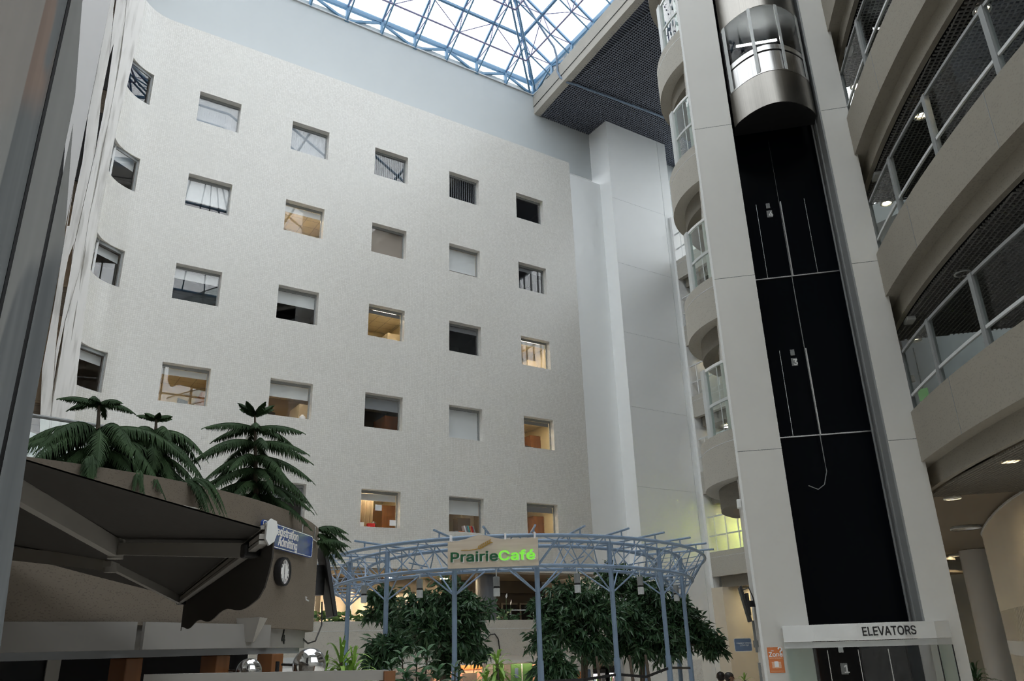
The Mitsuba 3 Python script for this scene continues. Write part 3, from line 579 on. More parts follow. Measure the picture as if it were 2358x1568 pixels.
for k, z in enumerate(BZ):
    g = thing('curved_gallery', f'long curved concrete gallery right of the tower, {LEVEL[k]} of its stack', 'balcony')
    labels[g]['kind'] = 'structure'
    n = 40
    prof = [(GR - .22, z + 1.11), (GR, z + 1.11), (GR, z), (GR - .30, z), (GR - .30, z - .44), (GR - .42, z - .44), (GR - .42, z + .3), (GR - .22, z + .3)]
    P = arc(GC, 1.0, A0, A1, n)
    v = A([[GC[0] + r * math.cos(t), GC[1] + r * math.sin(t), zz] for t in np.radians(np.linspace(A0, A1, n)) for r, zz in prof])
    f = []
    for i in range(n - 1):
        for s in range(8):
            u = (s + 1) % 8; f += [[i * 8 + s, (i + 1) * 8 + u, i * 8 + u], [i * 8 + s, (i + 1) * 8 + s, (i + 1) * 8 + u]]
    tri = np.asarray(m3.triangulate([A(prof)]))
    for a, b, c in tri: f += [[a, b, c], [(n - 1) * 8 + c, (n - 1) * 8 + b, (n - 1) * 8 + a]]
    pm = mesh(v, f); pm.fix_normals()
    put(key(g + '__parapet'), pm, 'concrete')
    for a in (139.2, 145.0, 151.0): part(g, 'panel_joint', ring_section(GC, GR - .01, GR + .004, z, z + 1.11, a, a + .025, 2), 'greyframe')
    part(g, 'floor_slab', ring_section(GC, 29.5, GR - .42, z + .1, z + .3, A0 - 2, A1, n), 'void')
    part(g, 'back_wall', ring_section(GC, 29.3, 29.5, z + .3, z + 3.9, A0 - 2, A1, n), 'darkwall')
    if k > 0 or True:
        plan = sg.Polygon(arc(GC, GR - .43, A0 - 1, A1, 40) + arc(GC, 29.5, A0 - 1, A1, 40)[::-1])
        zc = z - .50
        if k < 5:
            vis = plan.intersection(sg.Point(2.5, -21).buffer(9.5))
            part(g, 'ceiling_grid', grid_stuff(vis, 0, 12, .105 if k else .09, .018, zc, zc + .035, math.radians(48)), 'lattice' if k else 'inner', stuff=True, label='metal grid ceiling under the gallery')
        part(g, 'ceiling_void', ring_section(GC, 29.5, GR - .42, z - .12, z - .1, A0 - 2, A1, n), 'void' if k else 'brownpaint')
    # glazing above the parapet: posts, rails, panes
    rz0, rz1 = z + 1.11, z + 2.55
    pa = [math.degrees(math.atan2(y - GC[1], x - GC[0])) for x, y in ((0.91, -24.39), (2.27, -22.52), (3.66, -20.87), (5.0, -19.4), (-.35, -26.25), (-1.5, -28.2))]
    pa = sorted(pa)
    for a in pa:
        o = A([GC[0] + (GR - .12) * math.cos(math.radians(a)), GC[1] + (GR - .12) * math.sin(math.radians(a)), 0]); rd = A([math.cos(math.radians(a)), math.sin(math.radians(a)), 0]); td = A([-rd[1], rd[0], 0])
        part(g, 'post', tf(trimesh.creation.box([.10, .13, rz1 - rz0]), frame(o + [0, 0, (rz0 + rz1) / 2], rd, td)), 'greyframe')
    part(g, 'top_rail', ring_section(GC, GR - .15, GR - .09, rz1 - .06, rz1, A0, A1, n), 'greyframe')
    part(g, 'middle_rail', ring_section(GC, GR - .14, GR - .09, z + 1.46, z + 1.52, A0, A1, n), 'lightframe')
    for a, b in zip([A0] + pa, pa + [A1]): part(g, 'pane', strip(arc(GC, GR - .12, a, b, 7), rz0, rz1 - .06), 'panedim')
    part(g, 'cross_rail', bar((5.0, -19.4, rz1 - .02), (6.9, -18.4, rz1 - .02), .06, .07), 'greyframe')
    one('ceiling_box', tf(rbox([.34, .2, .1], .02), frame((5.35, -19.55, z + 3.9 - .55), (.7, .7, 0), (-.7, .7, 0))), 'lightframe', f'small grey box under the metal grid ceiling above the {LEVEL[k]} curved gallery', 'box')
downlight((4.06, -21.52), BZ[2] - .5, 'bright ceiling spot between two gallery posts in the middle of the right side')
downlight((2.04, -23.95), BZ[2] - .5, 'bright ceiling spot nearest the top right corner of the photo', power=90)
downlight((6.85, -18.84), BZ[2] - .5, 'oval ceiling light close to the right tower pier, lower of two', power=40)
downlight((6.85, -18.74), BZ[3] - .5, 'small ceiling light close to the right tower pier, upper of two', power=40)
downlight((4.06, -21.53), BZ[1] - .5, 'unlit black ceiling spot with a pale ring over the second gallery', on=False)
downlight((6.85, -18.77), BZ[1] - .5, 'dim green-tinted ceiling spot beside the right tower pier', power=.8)
downlight((4.07, -21.51), BZ[0] - .47, 'oval ceiling spot over the slatted curved wall', power=24, r=.16)
downlight((7.33, -18.54), BZ[0] - .47, 'oval ceiling spot between tower and slatted curved wall', power=24, r=.16)
downlight((13.4, -15.5), BZ[0] - .47, 'unlit ceiling fitting deep under the lowest gallery', on=False, r=.4)
downlight((21.9, -10.4), BZ[0] - .47, 'small far ceiling spot before the brown end wall', power=14, r=.25)
# --- the round lobby balconies left of the tower
B0, B1 = 100, 181
BACK = sg.Polygon([tuple(tw(u, d, 0)[:2]) for u, d in ((-6, 1.45), (6, 1.45), (6, 9), (-6, 9))]).union(sg.Polygon([tuple(tw(u, d, 0)[:2]) for u, d in ((-6, -1), (-1.02, -1), (-1.02, 9), (-6, 9))]))
def disc(r): return sg.Point(LC).buffer(r).intersection(BACK)
for k, z in enumerate(BZ):
    g = thing('round_balcony', f'round concrete balcony at the left flank of the tower, {LEVEL[k]} of its stack', 'balcony'); labels[g]['kind'] = 'structure'
    put(key(g + '__parapet'), cat([ring_section(LC, LR - .2, LR, z, z + 1.11, B0, B1, 60), ring_section(LC, 2.2, LR - .2, z, z + .3, B0, B1, 60)]), 'concrete_lit', smooth=30)
    part(g, 'coping_line', ring_section(LC, LR - .01, LR + .004, z + .84, z + .855, B0, B1, 60), 'lightframe')
    part(g, 'inner_beam', ring_section(LC, 2.1, 2.40, z - .50, z, B0, B1, 48), 'inner', smooth=30)
    part(g, 'lip', ring_section(LC, 1.92, 2.12, z - .50, z - .46, B0, B1, 48), 'brownpaint')
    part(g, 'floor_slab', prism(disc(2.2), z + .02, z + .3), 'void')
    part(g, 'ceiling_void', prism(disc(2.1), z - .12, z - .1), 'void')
    part(g, 'ceiling_grid', grid_stuff(disc(1.93), 0, 2.2, .10, .02, z - .47, z - .43, .5), 'lattice', stuff=True)
    rz0, rz1 = z + 1.11, z + 2.85
    ang = [156, 169, 181]
    for a in ang:
        o = A([LC[0] + (LR - .1) * math.cos(math.radians(a)), LC[1] + (LR - .1) * math.sin(math.radians(a)), 0])
        if a == 156:
            rd = A([math.cos(math.radians(a)), math.sin(math.radians(a)), 0]); td = A([-rd[1], rd[0], 0])
            part(g, 'post', tf(trimesh.creation.box([.14, .20, rz1 - rz0]), frame(o + [0, 0, (rz0 + rz1) / 2], rd, td)), 'lightframe')
        else: part(g, 'glass_joint', tube(o + [0, 0, rz0], o + [0, 0, rz1], .012), 'lightframe')
    part(g, 'top_rail', ring_section(LC, LR - .14, LR - .08, rz1 - .07, rz1, 156, B1, 24), 'trimwhite')
    part(g, 'middle_rail', ring_section(LC, LR - .14, LR - .08, z + 1.85, z + 1.92, 156, B1, 24), 'lightframe')
    for a, b in ((156, 169), (169, 181), (181, 181.5)): part(g, 'pane', strip(arc(LC, LR - .1, a, b, 9), rz0, rz1 - .07), 'panegreen')
struct('lobby_core', cat([twbox(.3, 2.0, 3.2, 3.4, 0, SOF), twbox(-.2, 2.6, 1.08, 1.2, 2.6, SOF)]), 'darkwall', label='dark core wall behind the elevator shaft')
# --- straight galleries of the right wing, far behind
for k in range(5):
    z = 5.2 + 3.9 * k
    g = thing('far_gallery', f'straight concrete gallery band of the far right wing, {LEVEL[k]} one', 'balcony'); labels[g]['kind'] = 'structure'
    if True:
        put(key(g + '__parapet'), rwbox(.3, 9, 0, .25, z, z + 1.12), 'concrete_lit')
        part(g, 'coping_line', rwbox(.3, 9, -.006, .0, z + .86, z + .875), 'lightframe')
        part(g, 'inner_beam', rwbox(.5, 9, .35, .7, z - .5, z), 'inner')
        part(g, 'slab', rwbox(0, 9, .2, 5.5 if k < 4 else 2.3, z + .02, z + .3), 'inner')
        part(g, 'ceiling_grid', rwbox(.3, 9, .7, 5.5, z - .42, z - .38), 'lattice' if k else 'brownpaint')
        part(g, 'jamb', rwbox(-.05, .32, 0, 5.6 if k < 4 else 2.2, z - .5, z + 3.9), 'trimwhite')
        zz = z + 1.12
        part(g, 'top_rail', rwbox(.3, 9, .1, .16, zz + 1.62, zz + 1.69), 'lightframe')
        part(g, 'middle_rail', rwbox(.3, 9, .1, .16, zz + .72, zz + .78), 'lightframe')
        for s in (.75, 1.5, 2.3, 3.1): part(g, 'mullion', rwbox(s, s + .04, .1, .15, zz, zz + 1.65), 'trimwhite')
        part(g, 'pane', quad(rw(.3, .13, zz), rw(6, .13, zz), rw(6, .13, zz + 1.65), rw(.3, .13, zz + 1.65)), 'pane')
        if k < 4: part(g, 'back_wall', rwbox(0, 9, 5.0, 5.1, z + .3, z + 3.5), ['limewall', 'cream', 'darkwall', 'darkwall'][k])
        q = thing('ceiling_downlight', f'small round downlight over the {LEVEL[k]} far gallery', 'light')
        c = rw(1.0, 1.5, 0)
        put(key(q + '__lamp'), lathe([(0, z + 3.40), (.16, z + 3.40), (.16, z + 3.42), (0, z + 3.42)], 18, (c[0], c[1], 0)), 'lampface', **glow(A([1.0, .85, .55]) * (9 if k < 3 else 3)))
        part(q, 'trim_ring', lathe([(.16, z + 3.39), (.2, z + 3.39), (.2, z + 3.44), (.16, z + 3.44)], 18, (c[0], c[1], 0)), 'lightframe')
q = thing('wall_washer', 'lamp washing the lime green wall of the lowest far gallery', 'light')
c = rw(2.0, 4.6, 0); put(key(q + '__lamp'), lathe([(0, 8.3), (.2, 8.3), (.2, 8.32), (0, 8.32)], 16, (c[0], c[1], 0)), 'lampface', **glow((160, 160, 60)))
part(q, 'housing', lathe([(0, 8.33), (.24, 8.33), (.24, 8.6), (0, 8.6)], 16, (c[0], c[1], 0)), 'lightframe')
# ground floor passage under the far right wing
struct('wall_passage', cat([rwbox(.0, .9, .0, 6.5, 0, 4.7), rwbox(4.2, 9, 2.5, 2.7, 0, 4.7)]), 'cream', label='cream passage wall beyond the tower')
struct('ceiling_passage', rwbox(.3, 9, .7, 6.5, 4.72, 4.8), 'brownpaint', label='brown passage ceiling')
for s, d in ((1.5, 2.0), (2.4, 1.6)):
    c = rw(s, d, 0); q = thing('passage_downlight', ['left', 'right'][int(s > 2)] + ' of two downlights in the passage ceiling behind the tower', 'light')
    put(key(q + '__lamp'), lathe([(0, 4.69), (.17, 4.69), (.17, 4.71), (0, 4.71)], 18, (c[0], c[1], 0)), 'lampface', **glow((20, 17, 10)))
    part(q, 'trim_ring', lathe([(.17, 4.68), (.21, 4.68), (.21, 4.72), (.17, 4.72)], 18, (c[0], c[1], 0)), 'lightframe')

# ================= hipped glass skylight with its blue steel =================
SX0, SX1, SY0, SY1 = -19.78, 9.5, 0.65, -37.78
ZB, ZE, SL, ST = 30.95, 31.80, 0.6, 1.83
sk = sthing('skylight', 'hipped glass skylight on blue steel framing')
def nor(i, k, dz=0): return A([SX1 - ST * i, SY0 - ST * k, ZE + SL * ST * k + dz])     # on the slope above the facade
def est(i, k, dz=0): return A([SX1 - ST * k, SY0 - ST * i, ZE + SL * ST * k + dz])     # on the slope above the soffit fascia
NI, EI, KM = 16, 21, 6.5
nor_max = lambda i: min(i, NI - i, KM); est_max = lambda i: min(i, EI - i, KM)
Wp = dict(w=.13, h=.2)
for f, cnt, mx in ((nor, NI, nor_max), (est, EI, est_max)):
    vis = 9 if f is nor else 6
    part(sk, 'eave_beam', bar(f(0, 0), f(cnt, 0), .14, .26), 'skyblue')
    part(sk, 'curb', bar(f(0, 0, ZB - ZE + .02), f(cnt, 0, ZB - ZE + .02), .16, .06), 'lightframe')
    for i in range(cnt + 1):
        base = f(i, 0, ZB - ZE)
        part(sk, 'post', bar(base, f(i, 0), .16, .13), 'skyblue')
        if i < vis:
            a, b = (base, f(i + 1, 0, -.08)) if i % 2 == 0 else (f(i, 0, -.08), f(i + 1, 0, ZB - ZE))
            part(sk, 'eave_diagonal', bar(a, b, .10, .12), 'skyblue')
        part(sk, 'eave_pane', quad(f(i, 0, ZB - ZE), f(i + 1, 0, ZB - ZE), f(i + 1, 0), f(i, 0)) if i < cnt else quad(f(cnt, 0), f(cnt, 0), f(cnt, 0), f(cnt, 0)), 'skyglass') if i < cnt else None
        m = mx(i)
        if m > 0: part(sk, 'rafter', bar(f(i, 0), f(i, m), .09, .13), 'skyblue')
    k = 1
    while k <= 6:
        if cnt - 2 * k > 0: part(sk, 'purlin', bar(f(k, k), f(cnt - k, k), .12, .14), 'skyblue')
        k += 1
    # the lower layer of rods (space truss), where the photograph shows it
    dz = -(ZE - ZB)
    def low(i, k): return f(i, k, dz + .02)
    for i in range(0 if f is nor else 1, vis):
        m = max(0.0, min(i, 4) - .0)
        if m >= .5:
            part(sk, 'truss_rod', tube(f(i, 0, ZB - ZE), low(i, m), .042, 6), 'skyblue')
            for kk in range(int(m)):
                part(sk, 'truss_web', tube(f(i, kk), low(i, min(m, kk + .75)), .026, 5), 'lilac')
                part(sk, 'truss_web', tube(low(i, min(m, kk + .75)), f(i, kk + 1), .026, 5), 'lilac')
    for kk in (.75, 1.75, 2.75):
        part(sk, 'lower_purlin', tube(low(kk, kk), low(vis, kk), .045, 6), 'lilac')
        for i in range(int(kk) + 1, vis - 1):
            if (i + int(kk)) % 2: part(sk, 'brace_rod', tube(low(i, kk), f(i + 1, int(kk) + 1), .024, 5), 'lilac'); part(sk, 'brace_rod', tube(low(i, kk), f(i - 1, int(kk) + 1) if i - 1 >= int(kk) + 1 else f(i, int(kk) + 1), .024, 5), 'lilac')
    for i in range(cnt):
        for kk in range(7):
            q = [f(i, kk), f(i + 1, kk), f(i + 1, kk + 1), f(i, kk + 1)]
            ok = [mx(i) >= kk, mx(i + 1) >= kk, mx(i + 1) >= kk + 1, mx(i) >= kk + 1]
            P = [p for p, o in zip(q, ok) if o]
            if len(P) == 4: part(sk, 'pane', quad(*P), 'skyglass')
            elif len(P) == 3: part(sk, 'pane', mesh(P, [[0, 1, 2]]), 'skyglass')
H0 = A([SX1, SY0, ZE])
part(sk, 'hip_rafter', bar(H0, H0 + A([-ST, -ST, SL * ST]) * 6.4, .15, .16), 'skyblue')
for o in (A([-.16, .05, 0]), A([.05, -.16, 0])): part(sk, 'hip_rod', tube(H0 + o + [0, 0, -.78], H0 + o + A([-ST, -ST, SL * ST]) * 5 + [0, 0, -.80], .055, 6), 'skyblue')
for k in np.arange(0, 4.5, .75):
    p = A([-ST, -ST, SL * ST]); part(sk, 'hip_web', tube(H0 + p * k, H0 + p * (k + .4) + [0, 0, -.8], .026, 5), 'skyblue'); part(sk, 'hip_web', tube(H0 + p * (k + .4) + [0, 0, -.8], H0 + p * (k + .75), .026, 5), 'skyblue')
# the two slopes the camera never sees, in larger panes
RX0, RX1, RY, RZ = SX0 + ST * 6.5, SX1 - ST * 6.5, SY0 - ST * 6.5, ZE + SL * ST * 6.5
RY1 = SY1 + ST * 6.5
far = [(SX0, SY0, ZE), (SX0, SY1, ZE), (SX1, SY1, ZE), (RX0, RY, RZ), (RX1, RY, RZ), (RX0, RY1, RZ), (RX1, RY1, RZ)]
part(sk, 'pane', mesh(far, [[0, 1, 5], [0, 5, 3], [1, 2, 6], [1, 6, 5], [3, 5, 6], [3, 6, 4]]), 'skyglass')
for x in np.arange(SX0 + ST, 9, ST): part(sk, 'rafter', bar((x, SY1, ZE), (min(max(x, RX0), RX1), RY1, RZ), .09, .13), 'skyblue')
for y in np.arange(SY1 + ST, 0, ST): part(sk, 'rafter', bar((SX0, y, ZE), (RX0, min(max(y, RY1), RY), RZ), .09, .13), 'skyblue'); part(sk, 'rafter', bar((RX0, min(max(y, RY1), RY), RZ), (RX1, min(max(y, RY1), RY), RZ), .09, .13), 'skyblue') if RY1 < y < RY else None
for q in (0, 2, 4, 5.9): z = ZE + SL * ST * q; part(sk, 'purlin', bar((SX0 + ST * q, SY1 + ST * q, z), (SX1 - ST * q, SY1 + ST * q, z), .12, .14), 'skyblue'); part(sk, 'purlin', bar((SX0 + ST * q, SY1 + ST * q, z), (SX0 + ST * q, SY0 - ST * q, z), .12, .14), 'skyblue')
part(sk, 'curb', cat([box((SX0 - .1, SY1, 30.9), (SX0, SY0, ZE)), box((SX0, SY1 - .1, 30.9), (SX1, SY1, ZE))]), 'lightframe')
# sprinkler main: comes down off the skylight and runs below the soffit
sp = thing('sprinkler_pipe', 'blue grey pipe bending down from the skylight and running under the dark soffit', 'pipe')
put(sp + '__main', polytube([(5.5, -2.9, 34.7), (8.6, -2.1, 32.55), (9.1, -2.0, 32.2), (9.22, -2.0, 31.7), (9.22, -2.02, 30.6), (9.25, -2.2, 30.1), (9.5, -2.45, 29.72), (10.0, -2.62, 29.62), (13, -2.8, 29.62), (19, -3.1, 29.62)], .06, 8), 'pipeblue', True)
for x, y in ((10.9, -2.66), (13.6, -2.85)): part(sp, 'hanger', tube((x, y, 29.6), (x, y, 29.9), .015), 'pipeblue')

# ================= behind the cafe: planter balcony, recess, ground floor =================
struct('planter_floor', cat([box((-9, -1.2, 2.06), (11.6, 1.0, 2.3)), box((-9, -.5, 2.3), (11.6, -.35, 3.1))]), 'concrete_lit', label='floor and back kerb of the planter balcony')
struct('planter_wall', box((-9, -1.5, 2.06), (11.6, -1.2, 3.34)), 'concrete_lit', label='concrete planter balcony front under the tiled wall')
put('planter_wall__joint_line', box((-9, -1.506, 3.02), (11.6, -1.499, 3.035)), 'lightframe')
put('planter_wall__soffit_band', box((-9, -1.35, 1.80), (11.6, -1.2, 2.06)), 'trimwhite')
struct('planter_soil', box((-9, -1.2, 2.9), (11.6, -.5, 3.0)), 'soil', label='soil of the planter balcony')
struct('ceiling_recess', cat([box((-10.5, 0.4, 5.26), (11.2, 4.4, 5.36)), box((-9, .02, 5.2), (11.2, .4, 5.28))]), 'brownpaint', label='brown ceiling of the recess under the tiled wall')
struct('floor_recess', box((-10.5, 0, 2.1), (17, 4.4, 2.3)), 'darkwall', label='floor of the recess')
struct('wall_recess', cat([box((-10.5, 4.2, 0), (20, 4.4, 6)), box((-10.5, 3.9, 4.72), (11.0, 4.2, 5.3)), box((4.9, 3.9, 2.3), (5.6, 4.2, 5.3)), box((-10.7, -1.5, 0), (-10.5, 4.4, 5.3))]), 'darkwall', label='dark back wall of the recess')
pr = sthing('partition', 'lit room fronts behind the planter at the left')
for i, x in enumerate((-1.5, .1, 1.35, 2.65, 3.95)):
    part(pr, 'lit_panel', box((x, 4.1, 2.3), (x + 1.15, 4.14, 4.72)), 'cream'); part(pr, 'jamb', box((x + 1.15, 3.9, 2.3), (x + 1.3, 4.15, 4.8)), 'lightframe')
for i, x in enumerate((-1.0, 1.9, 4.5)):
    q = thing('recess_lamp', ['left', 'middle', 'right'][i] + ' of three ceiling lamps in the lit rooms behind the planter', 'light')
    put(key(q + '__lamp'), lathe([(0, 5.17), (.16, 5.17), (.16, 5.19), (0, 5.19)], 18, (x + .5, 2.6, 0)), 'lampface', **glow(A([1.0, .78, .5]) * 120)); part(q, 'housing', lathe([(0, 5.19), (.2, 5.19), (.2, 5.25), (0, 5.25)], 18, (x + .5, 2.6, 0)), 'lightframe')
one('round_column', cyl((6.07, .9), .43, 2.3, 5.26, 32), 'columngrey', 'round blue grey column in the recess behind the pendant lamps', 'column', True)
dr_ = sthing('door_recess', 'row of dark wooden doors in the recess')
for x in (6.9, 7.75, 8.75, 9.75): part(dr_, 'door_leaf', box((x, 3.85, 2.3), (x + .75, 3.9, 4.2)), 'void'); part(dr_, 'door_frame', cat([box((x - .06, 3.84, 2.3), (x, 3.92, 4.26)), box((x - .06, 3.84, 4.2), (x + .81, 3.92, 4.28))]), 'inner')
struct('wall_warm', cat([box((11.3, 3.9, 2.3), (17, 4.0, 5.3)), box((11.25, 1.2, 2.3), (11.35, 4.0, 5.3))]), 'cream', label='warm lit wall behind the ring trees')
q = thing('wall_spot', 'ceiling spot washing the warm wall behind the trees', 'light'); put(key(q + '__lamp'), lathe([(0, 5.2), (.3, 5.2), (.3, 5.22), (0, 5.22)], 18, (12.3, 3.0, 0)), 'lampface', **glow((40, 31, 20))); part(q, 'trim_ring', lathe([(.3, 5.19), (.36, 5.19), (.36, 5.24), (.3, 5.24)], 18, (12.3, 3, 0)), 'lightframe')
bn = thing('recess_bench', 'wooden bench seat in the dark recess beside the white flowers', 'bench')
part(bn, 'seat', box((9.2, 2.4, 2.68), (10.6, 2.9, 2.76)), 'wood'); part(bn, 'backrest', box((9.2, 2.85, 2.8), (10.6, 2.92, 3.5)), 'wood')
for x in (9.3, 10.4): part(bn, 'leg', box((x, 2.45, 2.3), (x + .08, 2.85, 2.68)), 'wood')
ha = thing('handrail', 'thin steel handrail on the planter balcony', 'railing'); part(ha, 'rail', tube((6.4, -.3, 3.75), (11.2, -.3, 3.75), .025), 'lightframe')
for x in (6.5, 7.6, 8.7, 9.8, 10.9): part(ha, 'post', tube((x, -.3, 2.3), (x, -.3, 3.75), .02), 'lightframe')
# ground-floor fronts below the planter
gf = sthing('wall_ground', 'ground-floor shop front below the planter')
put(gf + '__back', box((-9, .4, 0), (17, .5, 2.06)), 'trimwhite')
part(gf, 'counter_front', box((2.7, -.9, 0), (4.75, -.8, 1.62)), 'peach'); part(gf, 'counter_head', box((2.7, -.92, 1.62), (4.75, -.78, 1.78)), 'orange'); part(gf, 'menu_panel', box((3.9, -.95, .9), (4.5, -.9, 1.5)), 'inner')
for x in (5.3, 6.1, 6.6): part(gf, 'green_panel', box((x, -.86, 0), (x + .46, -.8, 1.75)), 'panelgreen')
part(gf, 'green_panel_sign', box((6.25, -.88, 1.25), (6.4, -.86, 1.6)), 'signgrey')
part(gf, 'steel_strip', box((6.56, -.88, 0), (6.6, -.8, 1.75)), 'lightframe')
part(gf, 'orange_panel', box((7.1, -.86, 0), (7.62, -.8, 1.7)), 'peach')
part(gf, 'white_panel', box((7.66, -.9, 0), (10.05, -.8, 1.8)), 'trimwhite'); part(gf, 'white_panel', box((11.75, -.9, 0), (17, -.8, 1.8)), 'trimwhite')
part(gf, 'alcove_back', box((10.05, -.2, 0), (11.75, -.15, 1.9)), 'cream')
one('orange_notice', cat([box((9.12, -.925, 1.0), (9.4, -.905, 1.36))]), 'orange', 'small orange notice on the white shop wall behind the trees', 'poster')
one('blue_notice', box((9.66, -.925, 1.05), (9.9, -.905, 1.42)), 'signgrey', 'small dark blue notice right of the orange one', 'sign')
for i, (x, w) in enumerate(((10.12, .72), (10.98, .68))):
    f = thing('drinks_fridge', ['left', 'right'][i] + ' glass-fronted drinks fridge in the alcove behind the ring trees', 'fridge')
    part(f, 'cabinet', cat([box((x, -.75, 0), (x + .05, -.25, 1.4)), box((x + w - .05, -.75, 0), (x + w, -.25, 1.4)), box((x, -.75, 1.25 + .06 * i), (x + w, -.25, 1.4 + .1 * i)), box((x, -.3, 0), (x + w, -.25, 1.4)), box((x, -.75, 0), (x + w, -.25, .12))]), 'black')
    for z in (.35, .62, .9): part(f, 'shelf', box((x + .05, -.72, z), (x + w - .05, -.3, z + .02)), 'lightframe')
    put(key(f + '__light_panel'), box((x + .06, -.32, .14), (x + w - .06, -.31, 1.22)), 'lampface', **glow((1.3, 1.2, 1.15)))
    part(f, 'glass_door', quad((x + .04, -.76, .1), (x + w - .04, -.76, .1), (x + w - .04, -.76, 1.25), (x + .04, -.76, 1.25)), 'pane')
    part(f, 'handle', tube((x + w - .08, -.79, .5), (x + w - .08, -.79, 1.0), .012), 'chrome')
    for z in (.37, .64, .92):
        for j in range(7): part(f, 'bottle', lathe([(0, z), (.03, z), (.03, z + .13), (.012, z + .17), (.012, z + .2), (0, z + .2)], 8, (x + .1 + j * (w - .2) / 6, -.5, 0)), ['red', 'paper', 'orange', 'navy', 'teal', 'paper', 'green_lime'][(j + i + int(z * 10)) % 7])
ab = thing('wall_letters', 'pale letters on the grey wall panel right of the trees', 'sign')
put(ab, text('NKS', .13, .01, (15.3, -.915, 1.36), (1, 0, 0), bold=True), 'paper')
struct('trim_2', box((14.4, -.9, 0), (16.3, -.88, 1.6)), 'blindgrey', label='grey wall panel with pale letters')
lg = thing('shop_lamp', 'hidden strip lamp over the orange counter', 'light'); put(key(lg + '__tube'), box((2.8, -1.12, 1.84), (7.6, -1.0, 1.86)), 'lampface', **glow((5, 3.4, 2.3))); part(lg, 'housing', box((2.8, -1.15, 1.86), (7.6, -.95, 1.88)), 'lightframe')
# ================= lower right: slatted curved wall, column, end wall =================
CWP = [(7.72, -19.98), (8.59, -19.28), (10.06, -18.21), (12.76, -16.45), (14.6, -15.35), (15.7, -14.8), (16.8, -14.6), (18.2, -14.9), (19.5, -15.8)]
from scipy.interpolate import splprep, splev
def spl(P, n, s=0.0):
    t, u = splprep(A(P, float).T, s=s, k=3); return A(splev(np.linspace(0, 1, n), t)).T
cw = [tuple(p) for p in spl([(5.6, -21.9), (6.6, -20.9)] + CWP, 90)]
cwk = struct('wall_curved', sweep(cw, [(0, 2.95), (.12, 2.95), (.12, 5.35), (0, 5.35)]), 'cream', smooth=30, label='cream curved wall with slatted openings at the lower right')
part(cwk, 'middle_band', sweep(cw, [(0, 1.75), (.12, 1.75), (.12, 2.12), (0, 2.12)]), 'offwhite', smooth=30)
part(cwk, 'top_trim', sweep(cw, [(-.03, 5.30), (0, 5.30), (0, 5.345), (-.03, 5.345)]), 'lightframe')
part(cwk, 'dark_backing', sweep(cw, [(.10, 0), (.118, 0), (.118, 3.0), (.10, 3.0)]), 'void')
L = 0.0
CW = A(cw); seg = np.r_[0, np.cumsum(np.linalg.norm(np.diff(CW, axis=0), axis=1))]
for s in np.arange(.3, seg[-1] - .2, .26):
    x, y = np.interp(s, seg, CW[:, 0]), np.interp(s, seg, CW[:, 1]); x2, y2 = np.interp(s + .05, seg, CW[:, 0]), np.interp(s + .05, seg, CW[:, 1])
    d = A([x2 - x, y2 - y, 0]); d /= np.linalg.norm(d); n = A([d[1], -d[0], 0])
    for z0, z1 in ((2.12, 2.95), (0.05, 1.75)):
        part(cwk, 'slat', tf(trimesh.creation.box([.17, .09, z1 - z0]), frame(A([x, y, (z0 + z1) / 2]) + n * .05, d, n)), 'cream')
one('big_column', cyl((20.9, -11.7), .56, 0, 5.4, 40), 'offwhite', 'thick pale round column between tower and curved wall', 'column', True)
struct('ceiling_lower', prism([(4.9, -20.6), (6.0, -18.0), (14, -12.5), (30, -2), (34, -10), (12, -28)], 5.42, 5.5), 'brownpaint', label='dark brown slatted ceiling under the lowest gallery')
ew = struct('wall_lobby_end', box((26.3, -24, 0), (26.6, 4, 5.5)), 'cream', label='brown lit end wall beyond the column')
for i, y in enumerate((-9.15, -9.95)):
    f = thing('notice_case', ['left', 'right'][i] + ' dark glazed notice case on the end wall behind the plant', 'notice board')
    part(f, 'frame', box((26.2, y - .6, .4), (26.3, y, 2.9)), 'lightframe'); part(f, 'glass_sheet', box((26.17, y - .55, .45), (26.2, y - .05, 2.85)), 'signgrey')
one('round_emblem', tf(lathe([(.18, 0), (.3, 0), (.3, .04), (.18, .04)], 28), frame((26.28, -9.2, 3.55), (0, 1, 0), (0, 0, 1), (-1, 0, 0))), 'wheatgold', 'round ring emblem on the end wall above the notice cases', 'emblem')
